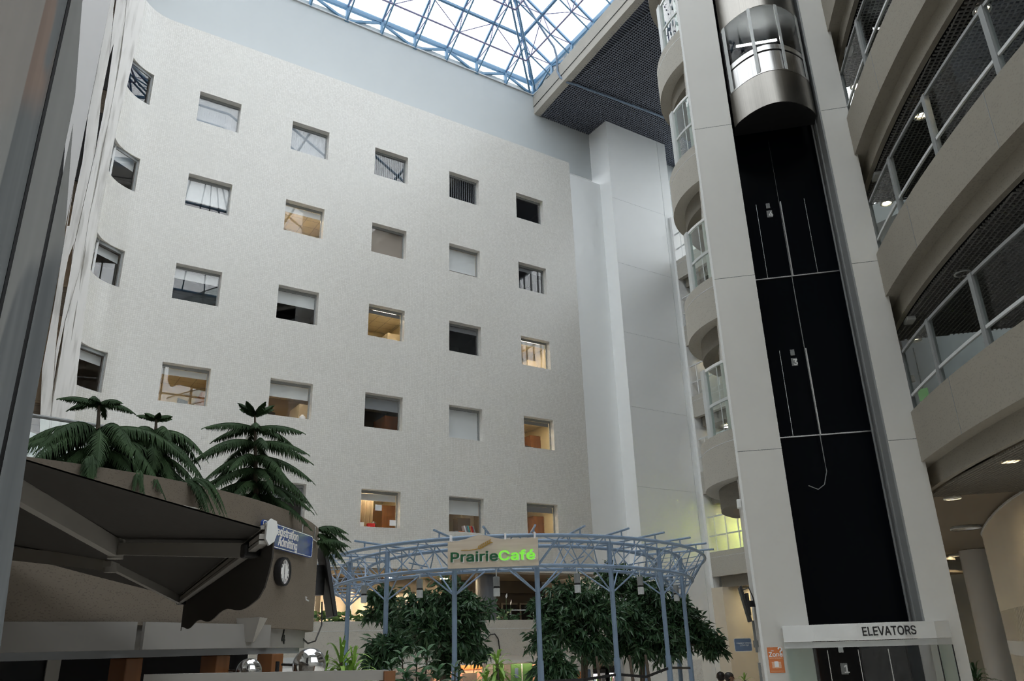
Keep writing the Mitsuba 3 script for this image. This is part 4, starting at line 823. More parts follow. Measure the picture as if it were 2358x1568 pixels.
# ================= the people by the far wall (only heads reach the frame) =================
def person(x, y, face, lab, shirt, h=1.62, z0=0.0, seated=False):
    k = thing('person', lab, 'person'); s = h / 1.75
    J = {n: A(v) * s for n, v in dict(head=(0, 0, 1.62), neck=(0, 0, 1.47), chest=(0, 0, 1.28), waist=(0, 0, 1.05), hip=(0, 0, .93), ls=(-.19, 0, 1.40), rs=(.19, 0, 1.40), le=(-.24, .02, 1.12), re=(.24, .02, 1.12), lw=(-.22, -.10, .88), rw=(.22, -.10, .88), lh=(-.10, 0, .90), rh=(.10, 0, .90), lk=(-.11, -.02, .50), rk=(.11, -.02, .50), la=(-.11, .02, .09), ra=(.11, .02, .09), lt=(-.12, -.16, .04), rt=(.12, -.16, .04)).items()}
    if seated:
        for n in J:
            if n not in ('lk', 'rk', 'la', 'ra', 'lt', 'rt'): J[n] = J[n] - A([0, 0, .43 * s])
        for e, q in ((-1, 'l'), (1, 'r')): J[q + 'k'], J[q + 'a'], J[q + 't'] = A([e * .11, -.43, .49]) * s, A([e * .11, -.42, .09]) * s, A([e * .12, -.60, .04]) * s; J[q + 'e'], J[q + 'w'] = A([e * .25, -.06, .74]) * s, A([e * .20, -.34, .72]) * s
    Rr = dict(head=.098, neck=.055, chest=.145, waist=.125, hip=.145, ls=.06, rs=.06, le=.043, re=.043, lw=.032, rw=.032, lh=.09, rh=.09, lk=.062, rk=.062, la=.042, ra=.042, lt=.035, rt=.035)
    B = [('neck', 'chest'), ('head', 'neck'), ('chest', 'waist'), ('waist', 'hip'), ('ls', 'le'), ('le', 'lw'), ('rs', 're'), ('re', 'rw'), ('lh', 'lk'), ('lk', 'la'), ('rh', 'rk'), ('rk', 'ra'), ('la', 'lt'), ('ra', 'rt'), ('ls', 'rs'), ('lh', 'rh'), ('ls', 'chest'), ('rs', 'chest')]
    M = m3.Manifold()
    for a, b in B: M += spheres_hull([(J[a], Rr[a] * s), (J[b], Rr[b] * s)])
    M += spheres_hull([(J['head'] + A([0, -.025, -.06]) * s, .06 * s), (J['head'], .097 * s)]); M += spheres_hull([(J['head'] + A([0, -.105, -.02]) * s, .014 * s), (J['head'] + A([0, -.095, .02]) * s, .008 * s)])
    for e in (-1, 1): M += m3.Manifold.sphere(.022 * s, 10).translate([e * .098 * s, 0, float(J['head'][2])])
    for e, w in ((-1, 'lw'), (1, 'rw')):
        p = J[w]; M += spheres_hull([(p, .03 * s), (p + A([0, -.03, -.08]) * s, .034 * s)])
        for f in range(4): q = p + A([(f - 1.5) * .02, -.035, -.09]) * s; M += spheres_hull([(q, .010 * s), (q + A([0, -.012 - .003 * f, -.07 + .008 * abs(f - 1.4)]) * s, .008 * s)])
        q = p + A([-e * .03, -.03, -.04]) * s; M += spheres_hull([(q, .012 * s), (q + A([-e * .02, -.03, -.05]) * s, .009 * s)])
    Fm = frame((x, y, z0), (math.cos(face), math.sin(face), 0), (-math.sin(face), math.cos(face), 0))
    mm = M.refine_to_length(.05).to_mesh(); body = mesh(mm.vert_properties[:, :3], mm.tri_verts); trimesh.smoothing.filter_taubin(body, iterations=6)
    put(k, tf(body, Fm), 'skin', True)
    hd = m3.Manifold.sphere(.112 * s, 24).scale([1, 1.08, 1.08]).translate([0, .018 * s, float(J['head'][2]) + .022 * s]) - m3.Manifold.cube([.3, .2, .16], True).translate([0, -.125 * s, float(J['head'][2]) - .05 * s])
    mm = hd.to_mesh(); part(k, 'hair', tf(mesh(mm.vert_properties[:, :3], mm.tri_verts), Fm), 'hair', 35)
    G = m3.Manifold()
    for a, b in [('chest', 'waist'), ('waist', 'hip'), ('ls', 'le'), ('rs', 're'), ('ls', 'rs'), ('ls', 'chest'), ('rs', 'chest')]: G += spheres_hull([(J[a], Rr[a] * s + .012), (J[b], Rr[b] * s + .012)])
    mm = G.to_mesh(); part(k, 'shirt', tf(mesh(mm.vert_properties[:, :3], mm.tri_verts), Fm), shirt, 40)
    G = m3.Manifold()
    for a, b in [('lh', 'lk'), ('lk', 'la'), ('rh', 'rk'), ('rk', 'ra'), ('lh', 'rh')]: G += spheres_hull([(J[a], Rr[a] * s + .012), (J[b], Rr[b] * s + .012)])
    mm = G.to_mesh(); part(k, 'trousers', tf(mesh(mm.vert_properties[:, :3], mm.tri_verts), Fm), 'black', 40)
    for e in (-1, 1): part(k, 'eye', tf(trimesh.creation.icosphere(1, .012 * s).apply_translation(J['head'] + A([e * .036, -.088, .012]) * s), Fm), 'black')
    part(k, 'mouth', tf(box(J['head'] + A([-.025, -.108, -.062]) * s, J['head'] + A([.025, -.09, -.054]) * s), Fm), 'shirt_red')
    return k
P1, P2 = (4.155,-13.526,1.655), (3.576,-14.368,1.672)
person(P1[0], P1[1], 2.6, 'person with brown hair at the bottom edge left of the tower, left one of two', 'shirt', P1[2] - .02)
person(P2[0], P2[1], .6, 'dark-haired person at the bottom edge beside the tower, facing the viewer', 'shirt_red', P2[2] - .02)

wx_, wz_ = win_x(3), win_z(4)
person(wx_ + 1.02, 1.15, 3.6, 'dark-haired person in a grey top seated in the lowest lit office window', 'shirt', 1.72, wz_ - 2.35, True)
st = thing('office_chair', 'office chair under the person seated in the lit window of the lowest row', 'chair')
part(st, 'seat', box((wx_ + .80, .95, wz_ - 2.02), (wx_ + 1.25, 1.38, wz_ - 1.96)), 'black'); part(st, 'column', tube((wx_ + 1.02, 1.16, wz_ - 2.35), (wx_ + 1.02, 1.16, wz_ - 2.0), .03), 'black'); part(st, 'base', cyl((wx_ + 1.02, 1.16), .25, wz_ - 2.35, wz_ - 2.32, 20), 'black')
one('black_hose', polytube([(4.3, -1.53, 2.62), (4.55, -1.54, 2.66), (4.75, -1.55, 2.82), (4.95, -1.56, 2.84), (5.1, -1.55, 2.66), (5.16, -1.54, 2.3), (5.18, -1.53, 2.08)], .022), 'black', 'black hose arching on the concrete planter front above the second strap plant', 'hose', True)
ex_ = thing('exit_light', 'small green glowing panel deep in the lowest curved gallery beside the tower', 'sign'); c_ = A((6.722,-18.745,7.794))
put(key(ex_ + '__panel'), box(c_ - [.02, .12, .14], c_ + [.02, .12, .14]), 'lampface', **glow((.008, .035, .005))); part(ex_, 'hanger', tube(c_ + [0, 0, .14], c_ + [0, 0, 1.2], .012), 'greyframe')

# ================= blue tubular ring truss over the cafe =================
RC, RE1, RE2, RK = A([.743, -9.409]), A([math.cos(math.radians(56)), math.sin(math.radians(56))]), A([-math.sin(math.radians(56)), math.cos(math.radians(56))]), .65
def rp(r, deg, z): t = math.radians(deg); q = RC + RE1 * r / RK * math.cos(t) + RE2 * r * math.sin(t); return A([q[0], q[1], z])
ring = thing('ring_truss', 'pale blue tubular steel ring truss on posts around the cafe trees', 'truss')
TL, TR = 86, 312
CH = {'outer_top_chord': (5.12, 4.30), 'middle_top_chord': (4.55, 4.31), 'inner_top_chord': (3.92, 4.32), 'outer_bottom_chord': (4.77, 3.80), 'inner_bottom_chord': (4.14, 3.81)}
for n, (r, z) in CH.items(): part(ring, n, polytube([rp(r, t, z) for t in np.linspace(TL, TR, 110)], .036 if 'middle' not in n else .034, 10), 'ringblue', True)
PST = [125.4, 146.2, 167.0, 187.6, 207.7, 227.6, 246.5, 276.0, 300.0]
def web(a, b, r=.0125): part(ring, 'web_bar', tube(a, b, r, 6), 'ringblue', 40)
N = 6.8
nodes = []
for a, b in zip([TL] + PST, PST + [TR]):
    m = max(1, round((b - a) / 10.2)); nodes += [a + (b - a) * i / m for i in range(m)]
nodes.append(TR)
ot, mt, it, ob, ib = (CH[n] for n in CH)
for i, (a, b) in enumerate(zip(nodes[:-1], nodes[1:])):
    m = (a + b) / 2
    web(rp(*[ot[0], m - .6, ot[1]]), rp(ob[0], a, ob[1])); web(rp(ot[0], m + .6, ot[1]), rp(ob[0], b, ob[1]))
    web(rp(mt[0], a, mt[1]), rp(ob[0], m, ob[1])) if i % 2 else web(rp(mt[0], b, mt[1]), rp(ob[0], m, ob[1]))
    web(rp(mt[0], m, mt[1]), rp(ib[0], a, ib[1])); web(rp(mt[0], m, mt[1]), rp(ib[0], b, ib[1]))
    web(rp(it[0], a, it[1]), rp(ib[0], m, ib[1])) if i % 2 else web(rp(it[0], b, it[1]), rp(ib[0], m, ib[1]))
    web(rp(ob[0], a, ob[1]), rp(ib[0], a, ib[1])); web(rp(ob[0], a, ob[1]), rp(ib[0], m, ib[1]), .010)
    web(rp(ot[0], a, ot[1]), rp(mt[0], m, mt[1]), .010); web(rp(mt[0], a, mt[1]), rp(it[0], a, it[1]), .010)
for k, t in enumerate(PST):
    top = rp(mt[0], t, mt[1]); ft = top * [1, 1, 0]
    po = part(ring, 'post', cat([tube(ft, ft + [0, 0, 2.1], .062, 12), tube(ft + [0, 0, 2.1], top, .05, 12)]), 'ringblue', 40)
    part(ring, 'base_plate', cyl(ft, .14, 0, .02, 16), 'ringblue')
    v = ft + [0, 0, 3.32]
    for dt in (-7.0, 7.0):
        web(v, rp(ob[0], t + dt, ob[1]), .017); web(v, rp(ib[0], t + dt, ib[1]), .017)
for t in np.arange(125.4, 262, 20.3):
    for off in (0, 10.1):
        if off and (int(t) % 2): continue
        a, b = rp(5.36, t + off, 4.43), rp(3.45, t + off, 4.46)
        part(ring, 'radial_bar', tube(a, b, .022, 8), 'ringblue', 40)
        for r in (5.35, 4.55, 3.9): part(ring, 'stub', tube(rp(r if r < 5 else 5.12, t + off, 4.31), rp(r if r < 5 else 5.12, t + off, 4.44), .015, 6), 'ringblue')
# --- pendant lamps
for i, t in enumerate((132.4, 156.0, 177.4, 198.7, 220.1, 245.4)):
    o = rp(4.4, t, 0); zc = (3.54, 3.51, 3.46, 3.5, 3.5, 3.45)[i]
    q = thing('pendant_lamp', ORD[i] + ' grey cylinder pendant lamp from the left under the ring truss', 'lamp', 'cylinder pendants under the ring')
    part(q, 'rod', tube(o + [0, 0, zc + .2], o + [0, 0, 4.0], .012), 'lightframe')
    part(q, 'upper_shade', lathe([(0, zc + .20), (.055, zc + .20), (.065, zc + .18), (.065, zc + .015), (0, zc + .015)], 24, o), 'greyframe', 30)
    part(q, 'dark_band', lathe([(0, zc - .02), (.058, zc - .02), (.058, zc + .015), (0, zc + .015)], 24, o), 'black', 30)
    part(q, 'lower_shade', lathe([(.055, zc - .17), (.065, zc - .17), (.065, zc - .02), (0, zc - .02), (0, zc - .03), (.055, zc - .03)], 24, o), 'lightframe', 30)
    part(q, 'mount', tube(rp(ib[0], t, 3.98), rp(ob[0], t, 3.98), .014), 'ringblue')
# --- cafe sign
S0, S1 = rp(5.2, 168.4, 0), rp(5.2, 187.0, 0); sd = (S1 - S0); SWd = np.linalg.norm(sd); sd /= SWd; sn = A([sd[1], -sd[0], 0])
if sn @ (A([*EYE[:2], 0]) - S0) < 0: sn = -sn
cs = thing('cafe_sign', 'wood-grain board lettered PrairieCafe with accent and a golden wheat ear, hung on the ring truss', 'sign')
zb, zt = 3.735, 4.235
top = [(x, zt - .02 + (.105 * math.exp(-((x / SWd - .36) / .17) ** 2)) + .03 * (x / SWd) ** 3) for x in np.linspace(0, SWd, 40)]
bp = sg.Polygon([(0, zb), (SWd, zb)] + top[::-1])
part(cs, 'board', wallprism(bp, S0 + sn * .04, sd, sn, .035), 'signwood')
sf = S0 + sn * .078
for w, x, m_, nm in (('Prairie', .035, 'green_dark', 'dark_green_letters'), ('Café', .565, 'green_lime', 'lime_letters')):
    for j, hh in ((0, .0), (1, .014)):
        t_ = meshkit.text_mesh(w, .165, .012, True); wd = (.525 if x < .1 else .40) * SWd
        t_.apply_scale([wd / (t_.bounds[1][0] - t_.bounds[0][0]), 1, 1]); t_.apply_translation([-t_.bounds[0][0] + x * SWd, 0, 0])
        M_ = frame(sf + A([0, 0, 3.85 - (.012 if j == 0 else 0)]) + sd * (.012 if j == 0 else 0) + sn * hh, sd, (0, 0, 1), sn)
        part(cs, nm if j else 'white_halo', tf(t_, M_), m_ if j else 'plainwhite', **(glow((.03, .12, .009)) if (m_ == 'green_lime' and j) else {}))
wx = lambda u, v: sf + sd * (u * SWd) + A([0, 0, v]) + sn * .006
part(cs, 'wheat_stalk', polytube([wx(.15, 4.055), wx(.24, 4.05), wx(.32, 4.065), wx(.40, 4.11), wx(.475, 4.185)], .0065), 'wheatgold')
for j in range(6):
    for e in (-1, 1):
        u, v = .335 + .025 * j, 4.075 + .021 * j
        d_ = math.atan2(.55, 1.0) + e * .55; Lg, Wg = .075, .0125
        P_ = [(0, 0), (.5 * Lg, Wg), (Lg, 0), (.5 * Lg, -Wg)]
        g_ = affinity.rotate(sg.Polygon(P_), math.degrees(d_), origin=(0, 0))
        part(cs, 'wheat_grain', wallprism(affinity.translate(g_, u * SWd, v), sf + sn * .002, sd, sn, .012), 'wheatgold')
for u in (.03, .64, .965): part(cs, 'white_strap', tf(trimesh.creation.box([.03, .16, .12]), frame(S0 + sd * u * SWd + [0, 0, 4.28], sd, sn)), 'plainwhite')
q = thing('belt_barrier', 'black belt strung between the ring posts near the bottom edge', 'belt')
a = [rp(4.55, t, z) for t, z in ((187.6, 1.74), (198, 1.74), (207.7, 1.80), (217, 1.72), (227.6, 1.85), (246.5, 1.78))]
put(q, cat([bar(p, r_, .012, .05) for p, r_ in zip(a[:-1], a[1:])]), 'black')

# ================= registration drum at the lower left =================
DP = [(-20, -20.6), (-16, -21.35), (-13.2, -21.5), (-11.59, -21.32), (-10.82, -21.06), (-9.93, -20.5), (-9.25, -19.9), (-8.63, -19.16), (-8.27, -18.66), (-8.03, -18.2), (-7.88, -17.7), (-7.98, -17.1), (-8.4, -16.55), (-9.2, -16.2), (-12, -15.6), (-20, -15.2)]
DC = spl(DP, 170, 0.01)
drum = struct('registration_drum', sweep([tuple(p) for p in DC], [(0, 2.62), (0, 3.90), (-.22, 3.90), (-.22, 2.62)]), 'drumconc', smooth=35, label='brown aggregate concrete drum of the registration desk')
def dpt(x, y): # nearest point on the drum outline, with tangent (to the right seen from outside) and outward normal
    i = int(np.argmin(np.hypot(DC[:, 0] - x, DC[:, 1] - y))); i = min(max(i, 1), len(DC) - 2)
    t = DC[i + 1] - DC[i - 1]; t /= np.linalg.norm(t); return A([*DC[i], 0]), A([*t, 0]), A([t[1], -t[0], 0])
part(drum, 'soil_bed', prism(sg.Polygon(DC).buffer(-.2), 3.5, 3.62), 'soil')
part(drum, 'soffit', prism(sg.Polygon(DC).buffer(-.2), 2.62, 2.66), 'darkwall')
Dn = DC[60:140]
part(drum, 'wire_line', polytube([(*(p + 0), z) for p, z in zip(spl([(x + .012 * a, y + .012 * b) for (x, y), (a, b) in zip(DP[3:11], [(-.2, -1), (-.4, -.9), (-.6, -.8), (-.7, -.7), (-.8, -.6), (-.85, -.5), (-.9, -.4), (1, -.2)])], 40), np.r_[np.linspace(3.66, 3.72, 40)])], .006, 5), 'trimwhite')
for x, y in ((-8.62, -19.2), (-8.2, -18.55)):
    p, t, n = dpt(x, y); part(drum, 'white_drip', box(p + n * .004 + t * -.006 + [0, 0, 3.70], p + n * .004 + t * .006 + [0, 0, 3.88]), 'trimwhite')
hd = sthing('desk_header', 'pale header band under the drum')
DB = spl([tuple(A(q) * 1.0) for q in DP], 170, .01); DBi = A(sg.Polygon(DC).buffer(-.10).exterior.coords)
part(hd, 'band', prism(sg.Polygon(DC).buffer(-.10).difference(sg.Polygon(DC).buffer(-.30)), 2.42, 2.62), 'headergrey')
part(hd, 'lower_lip', prism(sg.Polygon(DC).buffer(-.16).difference(sg.Polygon(DC).buffer(-.45)), 2.36, 2.42), 'blindgrey')
for (xa, ya), (xb, yb) in (((-10.52, -20.93), (-9.15, -19.85)), ((-13.0, -21.5), (-10.6, -20.96))):
    a, ta, na = dpt(xa, ya); b, tb, nb = dpt(xb, yb); d = (b - a) / np.linalg.norm(b - a); nn = A([d[1], -d[0], 0]); nn = nn if nn @ na > 0 else -nn
    part(hd, 'front_panel', tf(trimesh.creation.box([np.linalg.norm(b - a) - .02, .03, .22]), frame((a + b) / 2 + nn * .12 + [0, 0, 2.53], d, -nn)), 'headergrey')
p, t, n = dpt(-8.70, -19.28); part(hd, 'numeral', text('4', .155, .006, p - n * .095 + t * -.04 + A([0, 0, 2.46]), t), 'black', label='black numeral 4')
p, t, n = dpt(-9.42, -20.05)
lb = thing('wall_lamp_box', 'pale tapering wall lamp box on the header band left of the 4', 'lamp'); v = []
for z, w, d in ((2.70, .155, .26), (2.475, .10, .17)):
    for s, e in ((-1, -.12), (1, -.12), (1, d - .1), (-1, d)): v.append(p + t * s * w + n * e + A([0, 0, z]))
put(lb, trimesh.convex.convex_hull(A(v)), 'headerlight')
# --- blue sign, clock, screen
a, ta, na = dpt(-9.47, -20.13); b, tb, nb = dpt(-8.53, -19.06); d = (b - a) / np.linalg.norm(b - a); nn = A([d[1], -d[0], 0]); nn = nn if nn @ na > 0 else -nn
W_ = np.linalg.norm(b - a); so = a + nn * .10
sg2 = thing('registration_sign', 'blue rounded sign lettered Registration Admitting on the concrete drum', 'sign')
rr = sg.box(.05, 3.475, W_ - .05, 3.645).buffer(.045)
part(sg2, 'board', wallprism(rr, so, d, -nn, .025), 'navy')
part(sg2, 'white_border', wallprism(rr.buffer(-.006).difference(rr.buffer(-.013)), so + nn * .002, d, -nn, .004), 'plainwhite')
for s, z, x in (('Registration', 3.575, .30), ('Admitting', 3.468, .42)):
    t_ = text(s, .088, .003, so + d * x + nn * .002 + A([0, 0, z]), d, bold=True); part(sg2, 'lettering', t_, 'plainwhite')
ck = thing('wall_clock', 'round black-rimmed white wall clock showing numerals under the blue sign', 'clock')
p, t, n = dpt(-8.96, -19.59); cz = 3.205
CM = frame(p + n * .06 + A([0, 0, cz]), t, (0, 0, 1), n)
part(ck, 'rim', tf(lathe([(0, -.05), (.150, -.05), (.158, -.02), (.152, .02), (.132, .022), (.130, .0), (0, .0)], 48), CM), 'black', 30)
part(ck, 'face', tf(lathe([(0, .003), (.131, .003)], 48), CM), 'plainwhite')
for h in range(1, 13):
    an = math.pi / 2 - h * math.pi / 6; s = str(h); o = p + n * .064 + A([0, 0, cz]) + t * (.103 * math.cos(an) - .011 * len(s)) + A([0, 0, .103 * math.sin(an) - .014])
    part(ck, 'numeral', text(s, .028, .002, o, t, bold=True), 'black')
for an, L_, w in ((96, .075, .007), (-92, .105, .005)):
    c_, s_ = math.cos(math.radians(an)), math.sin(math.radians(an)); o = p + n * .068 + A([0, 0, cz])
    part(ck, 'hand', bar(o - (t * c_ + A([0, 0, s_])) * .02, o + (t * c_ + A([0, 0, s_])) * L_, w, .002, n), 'black')
tv2 = thing('television', 'black television seen edge-on at the right rim of the drum', 'television')
o = A([-7.66, -17.55, 3.3])
part(tv2, 'casing', tf(rbox([.06, .62, 1.0], .015), frame(o, (.97, -.2, .2), (.2, .98, 0), (-.2, .04, .98))), 'black')
part(tv2, 'screen', tf(box((.031, -.28, -.46), (.034, .28, .46)), frame(o, (.97, -.2, .2), (.2, .98, 0), (-.2, .04, .98))), 'navy')
part(tv2, 'wall_bracket', cat([box((-7.92, -17.65, 3.1), (-7.72, -17.45, 3.5)), box((-7.95, -17.75, 2.95), (-7.88, -17.4, 3.62))]), 'black')
part(tv2, 'cable', polytube([(-7.78, -17.75, 3.0), (-7.82, -17.9, 2.7), (-7.95, -18.05, 2.5), (-8.1, -18.2, 2.47), (-8.25, -18.35, 2.55)], .010), 'black')
one('wall_hook', polytube([(-8.42, -18.98, 2.98), (-8.46, -19.06, 2.98), (-8.45, -19.05, 2.95), (-8.40, -18.99, 2.94)], .008), 'lightframe', 'little hook on the drum right of the clock', 'hook')
# --- retractable awning
aw = thing('awning', 'dark grey retractable awning with folding arms in front of the concrete drum', 'awning')
B_, C_ = A([-10.839, -25.543, 2.80]), A([-10.352, -21.579, 2.80]); U = A([-1.887, .232, .513]); LB = float(np.linalg.norm(C_ - B_))
nB = (C_ - B_) / np.linalg.norm(C_ - B_)
rows = []
for i in range(9):
    for j in range(9): rows.append(B_ + nB * np.linalg.norm(C_ - B_) * j / 8 + U * i / 8 + A([0, 0, -.015 * math.sin(math.pi * i / 8)]))
rows = A(rows); th = A([0, 0, .006]); f = []
for i in range(8):
    for j in range(8):
        a0 = i * 9 + j; f += [[a0, a0 + 1, a0 + 10], [a0, a0 + 10, a0 + 9]]
part(aw, 'canvas', mesh(np.vstack([rows + th, rows]), f + [[a + 81, c + 81, b + 81] for a, b, c in f]), 'fabric', True)
fb = part(aw, 'front_bar', cat([bar(B_, C_, .04, .07), bar(B_ + [-.03, 0, -.02], C_ + [-.03, 0, -.02], .02, .02), bar(B_ + [-.03, 0, .015], C_ + [-.03, 0, .015], .015, .015), bar(B_ + [-.025, 0, -.042], C_ + [-.025, 0, -.042], .03, .014)]), 'armgrey')
part(aw, 'end_cap', wallprism(sg.Polygon([(-.02, 2.77), (-.018, 2.83), (-.005, 2.848), (.018, 2.838), (.026, 2.80), (.014, 2.76), (-.005, 2.745)]), B_ * [1, 1, 0] + A([0, -.02, 0]), (1, 0, 0), (0, 1, 0), .02), 'trimwhite', label='pale end cap of the front bar')
vp = [(0, 2.77), (LB, 2.77), (LB, 2.55)] + [(s, 2.56 + .016 * math.cos(s * 2 * math.pi / 1.32)) for s in np.linspace(LB - .02, .25, 50)] + [(.12, 2.60), (.04, 2.66), (0, 2.70)]
part(aw, 'valance', wallprism(sg.Polygon(vp), B_ * [1, 1, 0] + A([.015, 0, 0]), nB, (1, 0, 0), .006), 'fabric')
for (r0, e0, q0), nm in ((((-11.90, -25.36, 3.03), (-11.20, -24.1, 2.88), (-10.83, -25.25, 2.76)), 'near'), (((-12.0, -21.6, 3.14), (-11.07, -22.9, 2.92), (-10.39, -21.75, 2.77)), 'far')):
    ar = part(aw, 'rear_arm', bar(r0, e0, .04, .085), 'armgrey'); part(aw, 'fore_arm', bar(e0, q0, .03, .06), 'armgrey')
    part(aw, 'elbow', cat([tube(A(e0) - [0, 0, .05], A(e0) + [0, 0, .05], .038, 14), bar(A(e0) - [.03, .03, 0], A(e0) + [.03, .03, 0], .06, .035)]), 'armgrey', 30)
    part(aw, 'arm_bracket', tf(rbox([.07, .07, .06], .012), frame(q0, (1, 0, 0), (0, 1, 0))), 'black')
part(aw, 'cassette', bar(B_ + U + [-.05, 0, .02], C_ + U + [-.05, 0, .02], .12, .12), 'armgrey')
struct('wall_booth', box((-13.1, -25.7, 0), (-12.86, -21.5, 3.6)), 'drumconc', label='low wall that carries the awning')
# --- under the drum: pillars, door frame, inside
for i, (x, w, D) in enumerate(((292.0,34.0,8.3),(492.0,42.0,8.6),(620.0,50.0,9.4))):
    pass
for lab, (x, y) in (('left wooden pillar under the drum', (-10.501,-20.204)), ('dark middle wooden pillar under the drum', (-9.652,-19.962)), ('right wooden pillar under the numeral 4', (-8.971,-19.526))):
    one('wooden_pillar', tf(rbox([.20, .20, 2.36], .012), frame((x, y, 1.18), (.8, .6, 0), (-.6, .8, 0))), 'wood', lab, 'pillar')
dk = sthing('registration_room', 'dark room inside the registration drum')
part(dk, 'back_partition', tf(box((-5.2, 0, 0), (.2, .1, 2.0)), frame((-10.172, -18.231, 0), (.97, .1, 0), (-.1, .97, 0))), 'darkwall')
for i in range(16): part(dk, 'ceiling_slat', box((-15.5 + i * .42, -21.0 + max(0, i - 9) * .35, 2.50), (-15.3 + i * .42, -16.6, 2.55)), 'shirt_red' if i < 11 else 'inner')
part(dk, 'dark_header', tf(box((-6, 0, 2.12), (.75, .1, 2.42)), frame((-9.624, -18.533, 0), (.97, .2, 0), (-.2, .97, 0))), 'void')
df = thing('door_frame', 'grey brown door frame with dark glass at the lower left corner', 'door')
X0 = A((-11.647,-20.812,2.438)) * [1, 1, 0]; X1 = A((-11.125,-20.636,2.426)) * [1, 1, 0]
part(df, 'head', bar(X0 + [-1, -.03, 2.44], X1 + [0.05, 0, 2.44], .1, .07), 'armgrey'); part(df, 'jamb', bar(X1 + [0, 0, 0], X1 + [0, 0, 2.47], .11, .10), 'armgrey')
part(df, 'dark_glass', quad(X0 + [-1, 0, 0], X1 + [0, .02, 0], X1 + [0, .02, 2.42], X0 + [-1, 0, 2.42]), 'panesmoke'); part(df, 'backing', quad(X0 + [-1, .5, 0], X1 + [0, .5, 0], X1 + [0, .5, 2.42], X0 + [-1, .5, 2.42]), 'void')
# white counters of the open hall seen through below the drum
wc = sthing('counter_front', 'white hall counters seen through under the drum')
for i, (z0, z1, m_) in enumerate(((1.98, 2.15, 'plainwhite'), (2.16, 2.30, 'lightframe'), (1.85, 1.97, 'inner'))):
    part(wc, 'panel', tf(box((-.6, 0, z0), (2.3, .06, z1)), frame((-9.633, -15.887, 0), (.985, -.1, 0), (.1, .985, 0))), m_)
wl = thing('counter_lamp', 'strip lamp above the white hall counters', 'light'); q_ = A((-8.843,-16.66,2.412))
put(key(wl + '__tube'), box(q_ * [1, 1, 0] + A([-1.6, -.1, 2.58]), q_ * [1, 1, 0] + A([.5, .1, 2.61])), 'lampface', **glow((5, 5, 5.2))); part(wl, 'housing', box(q_ * [1, 1, 0] + A([-1.65, -.15, 2.61]), q_ * [1, 1, 0] + A([.55, .15, 2.65])), 'lightframe')
sc = thing('low_screen', 'grey brown partition screen along the bottom edge before the mirrors', 'screen')
Y0, Y1 = A((-10.606,-21.807,2.2)), A((-8.783,-22.157,2.166))
part(sc, 'top_rail', bar(Y0, Y1, .08, .08), 'armgrey'); part(sc, 'panel', bar(Y0 - A([0, 0, 1.05]), Y1 - A([0, 0, 1.05]), .04, 1.98), 'armgrey'); part(sc, 'end_post', bar(Y1 * [1, 1, 0], Y1 * [1, 1, 0] + [0, 0, Y1[2] + .03], .10, .10), 'wood')
for lab, c, r in (('large round convex mirror right of the wooden pillars', (-9.009,-20.881,2.246), .155), ('smaller round convex mirror between two wooden pillars', (-9.443,-20.43,2.206), .12)):
    mr = thing('convex_mirror', lab, 'mirror'); v = A([EYE[0], EYE[1], EYE[2]]) - A(c); v /= np.linalg.norm(v); s_ = np.cross([0, 0, 1], v); s_ /= np.linalg.norm(s_)
    Mm = frame(c, s_, np.cross(v, s_), v)
    part(mr, 'dome', tf(lathe([(r * math.sin(a), r * .75 * math.cos(a) - r * .3) for a in np.linspace(0, 1.35, 18)], 40), Mm), 'mirror', True)
    part(mr, 'back_plate', tf(lathe([(0, -.3 * r), (r, -.3 * r), (r * 1.0, -.1 * r), (r * .97, -.1 * r)], 40), Mm), 'greyframe')
    part(mr, 'arm', tube(A(c) - v * .05, A(c) - v * .05 + A([-.10, .5, .01]), .012, 8), 'black'); part(mr, 'pole', tube(A(c) * [1, 1, 0] + A([-.13, .55, 0]), A(c) + A([-.13, .55, .04]), .02), 'black')
# ================= painted column close to the viewer and the whitewashed boards =================
pc = thing('painted_column', 'tall column of grey and brown brushed boards at the left edge, nearest to the viewer', 'sculpture')
def vplane(P, y, th=.05): return wallprism(sg.Polygon([(p[0], p[2]) for p in P]), (0, y, 0), (1, 0, 0), (0, 1, 0), th)
YF = EYE[1] + 2.0
e = ((-11.802,-26.711,4.014),(-11.763,-26.711,3.607),(-11.733,-26.711,3.291),(-11.728,-26.711,2.857),(-11.712,-26.711,2.514),(-11.704,-26.711,2.371))
s1, s2 = -11.831, -11.769
zt_ = 8.0
R_ = sg.Polygon([(s2 - 1.6, 0), (e[-1][0], 0)] + [(p[0], p[2]) for p in e[::-1]] + [(e[0][0] - .015, zt_), (s2 - 1.6, zt_)])
def bb(x0, x1): return R_.intersection(sg.box(x0, -1, x1, 20))
for g_, y_ in ((bb(s2 + .004, 0), YF), (bb(s1 + .004, s2 - .004), YF + .004), (bb(s1 - .16, s1 - .004), YF - .002), (bb(s1 - .5, s1 - .168), YF + .003)):
    part(pc, 'board', wallprism(g_, (0, y_, 0), (1, 0, 0), (0, 1, 0), .05), 'mural' if g_.centroid.x < s1 else 'mural_grey')
part(pc, 'core', wallprism(R_.intersection(sg.box(-20, -1, -11.74, 20)).buffer(-.012), (0, YF + .04, 0), (1, 0, 0), (0, 1, 0), .3), 'black')
wp = thing('whitewashed_boards', 'tall whitewashed wooden boards with dark slits between the column and the tiled wall', 'sculpture')
YB = -2.2
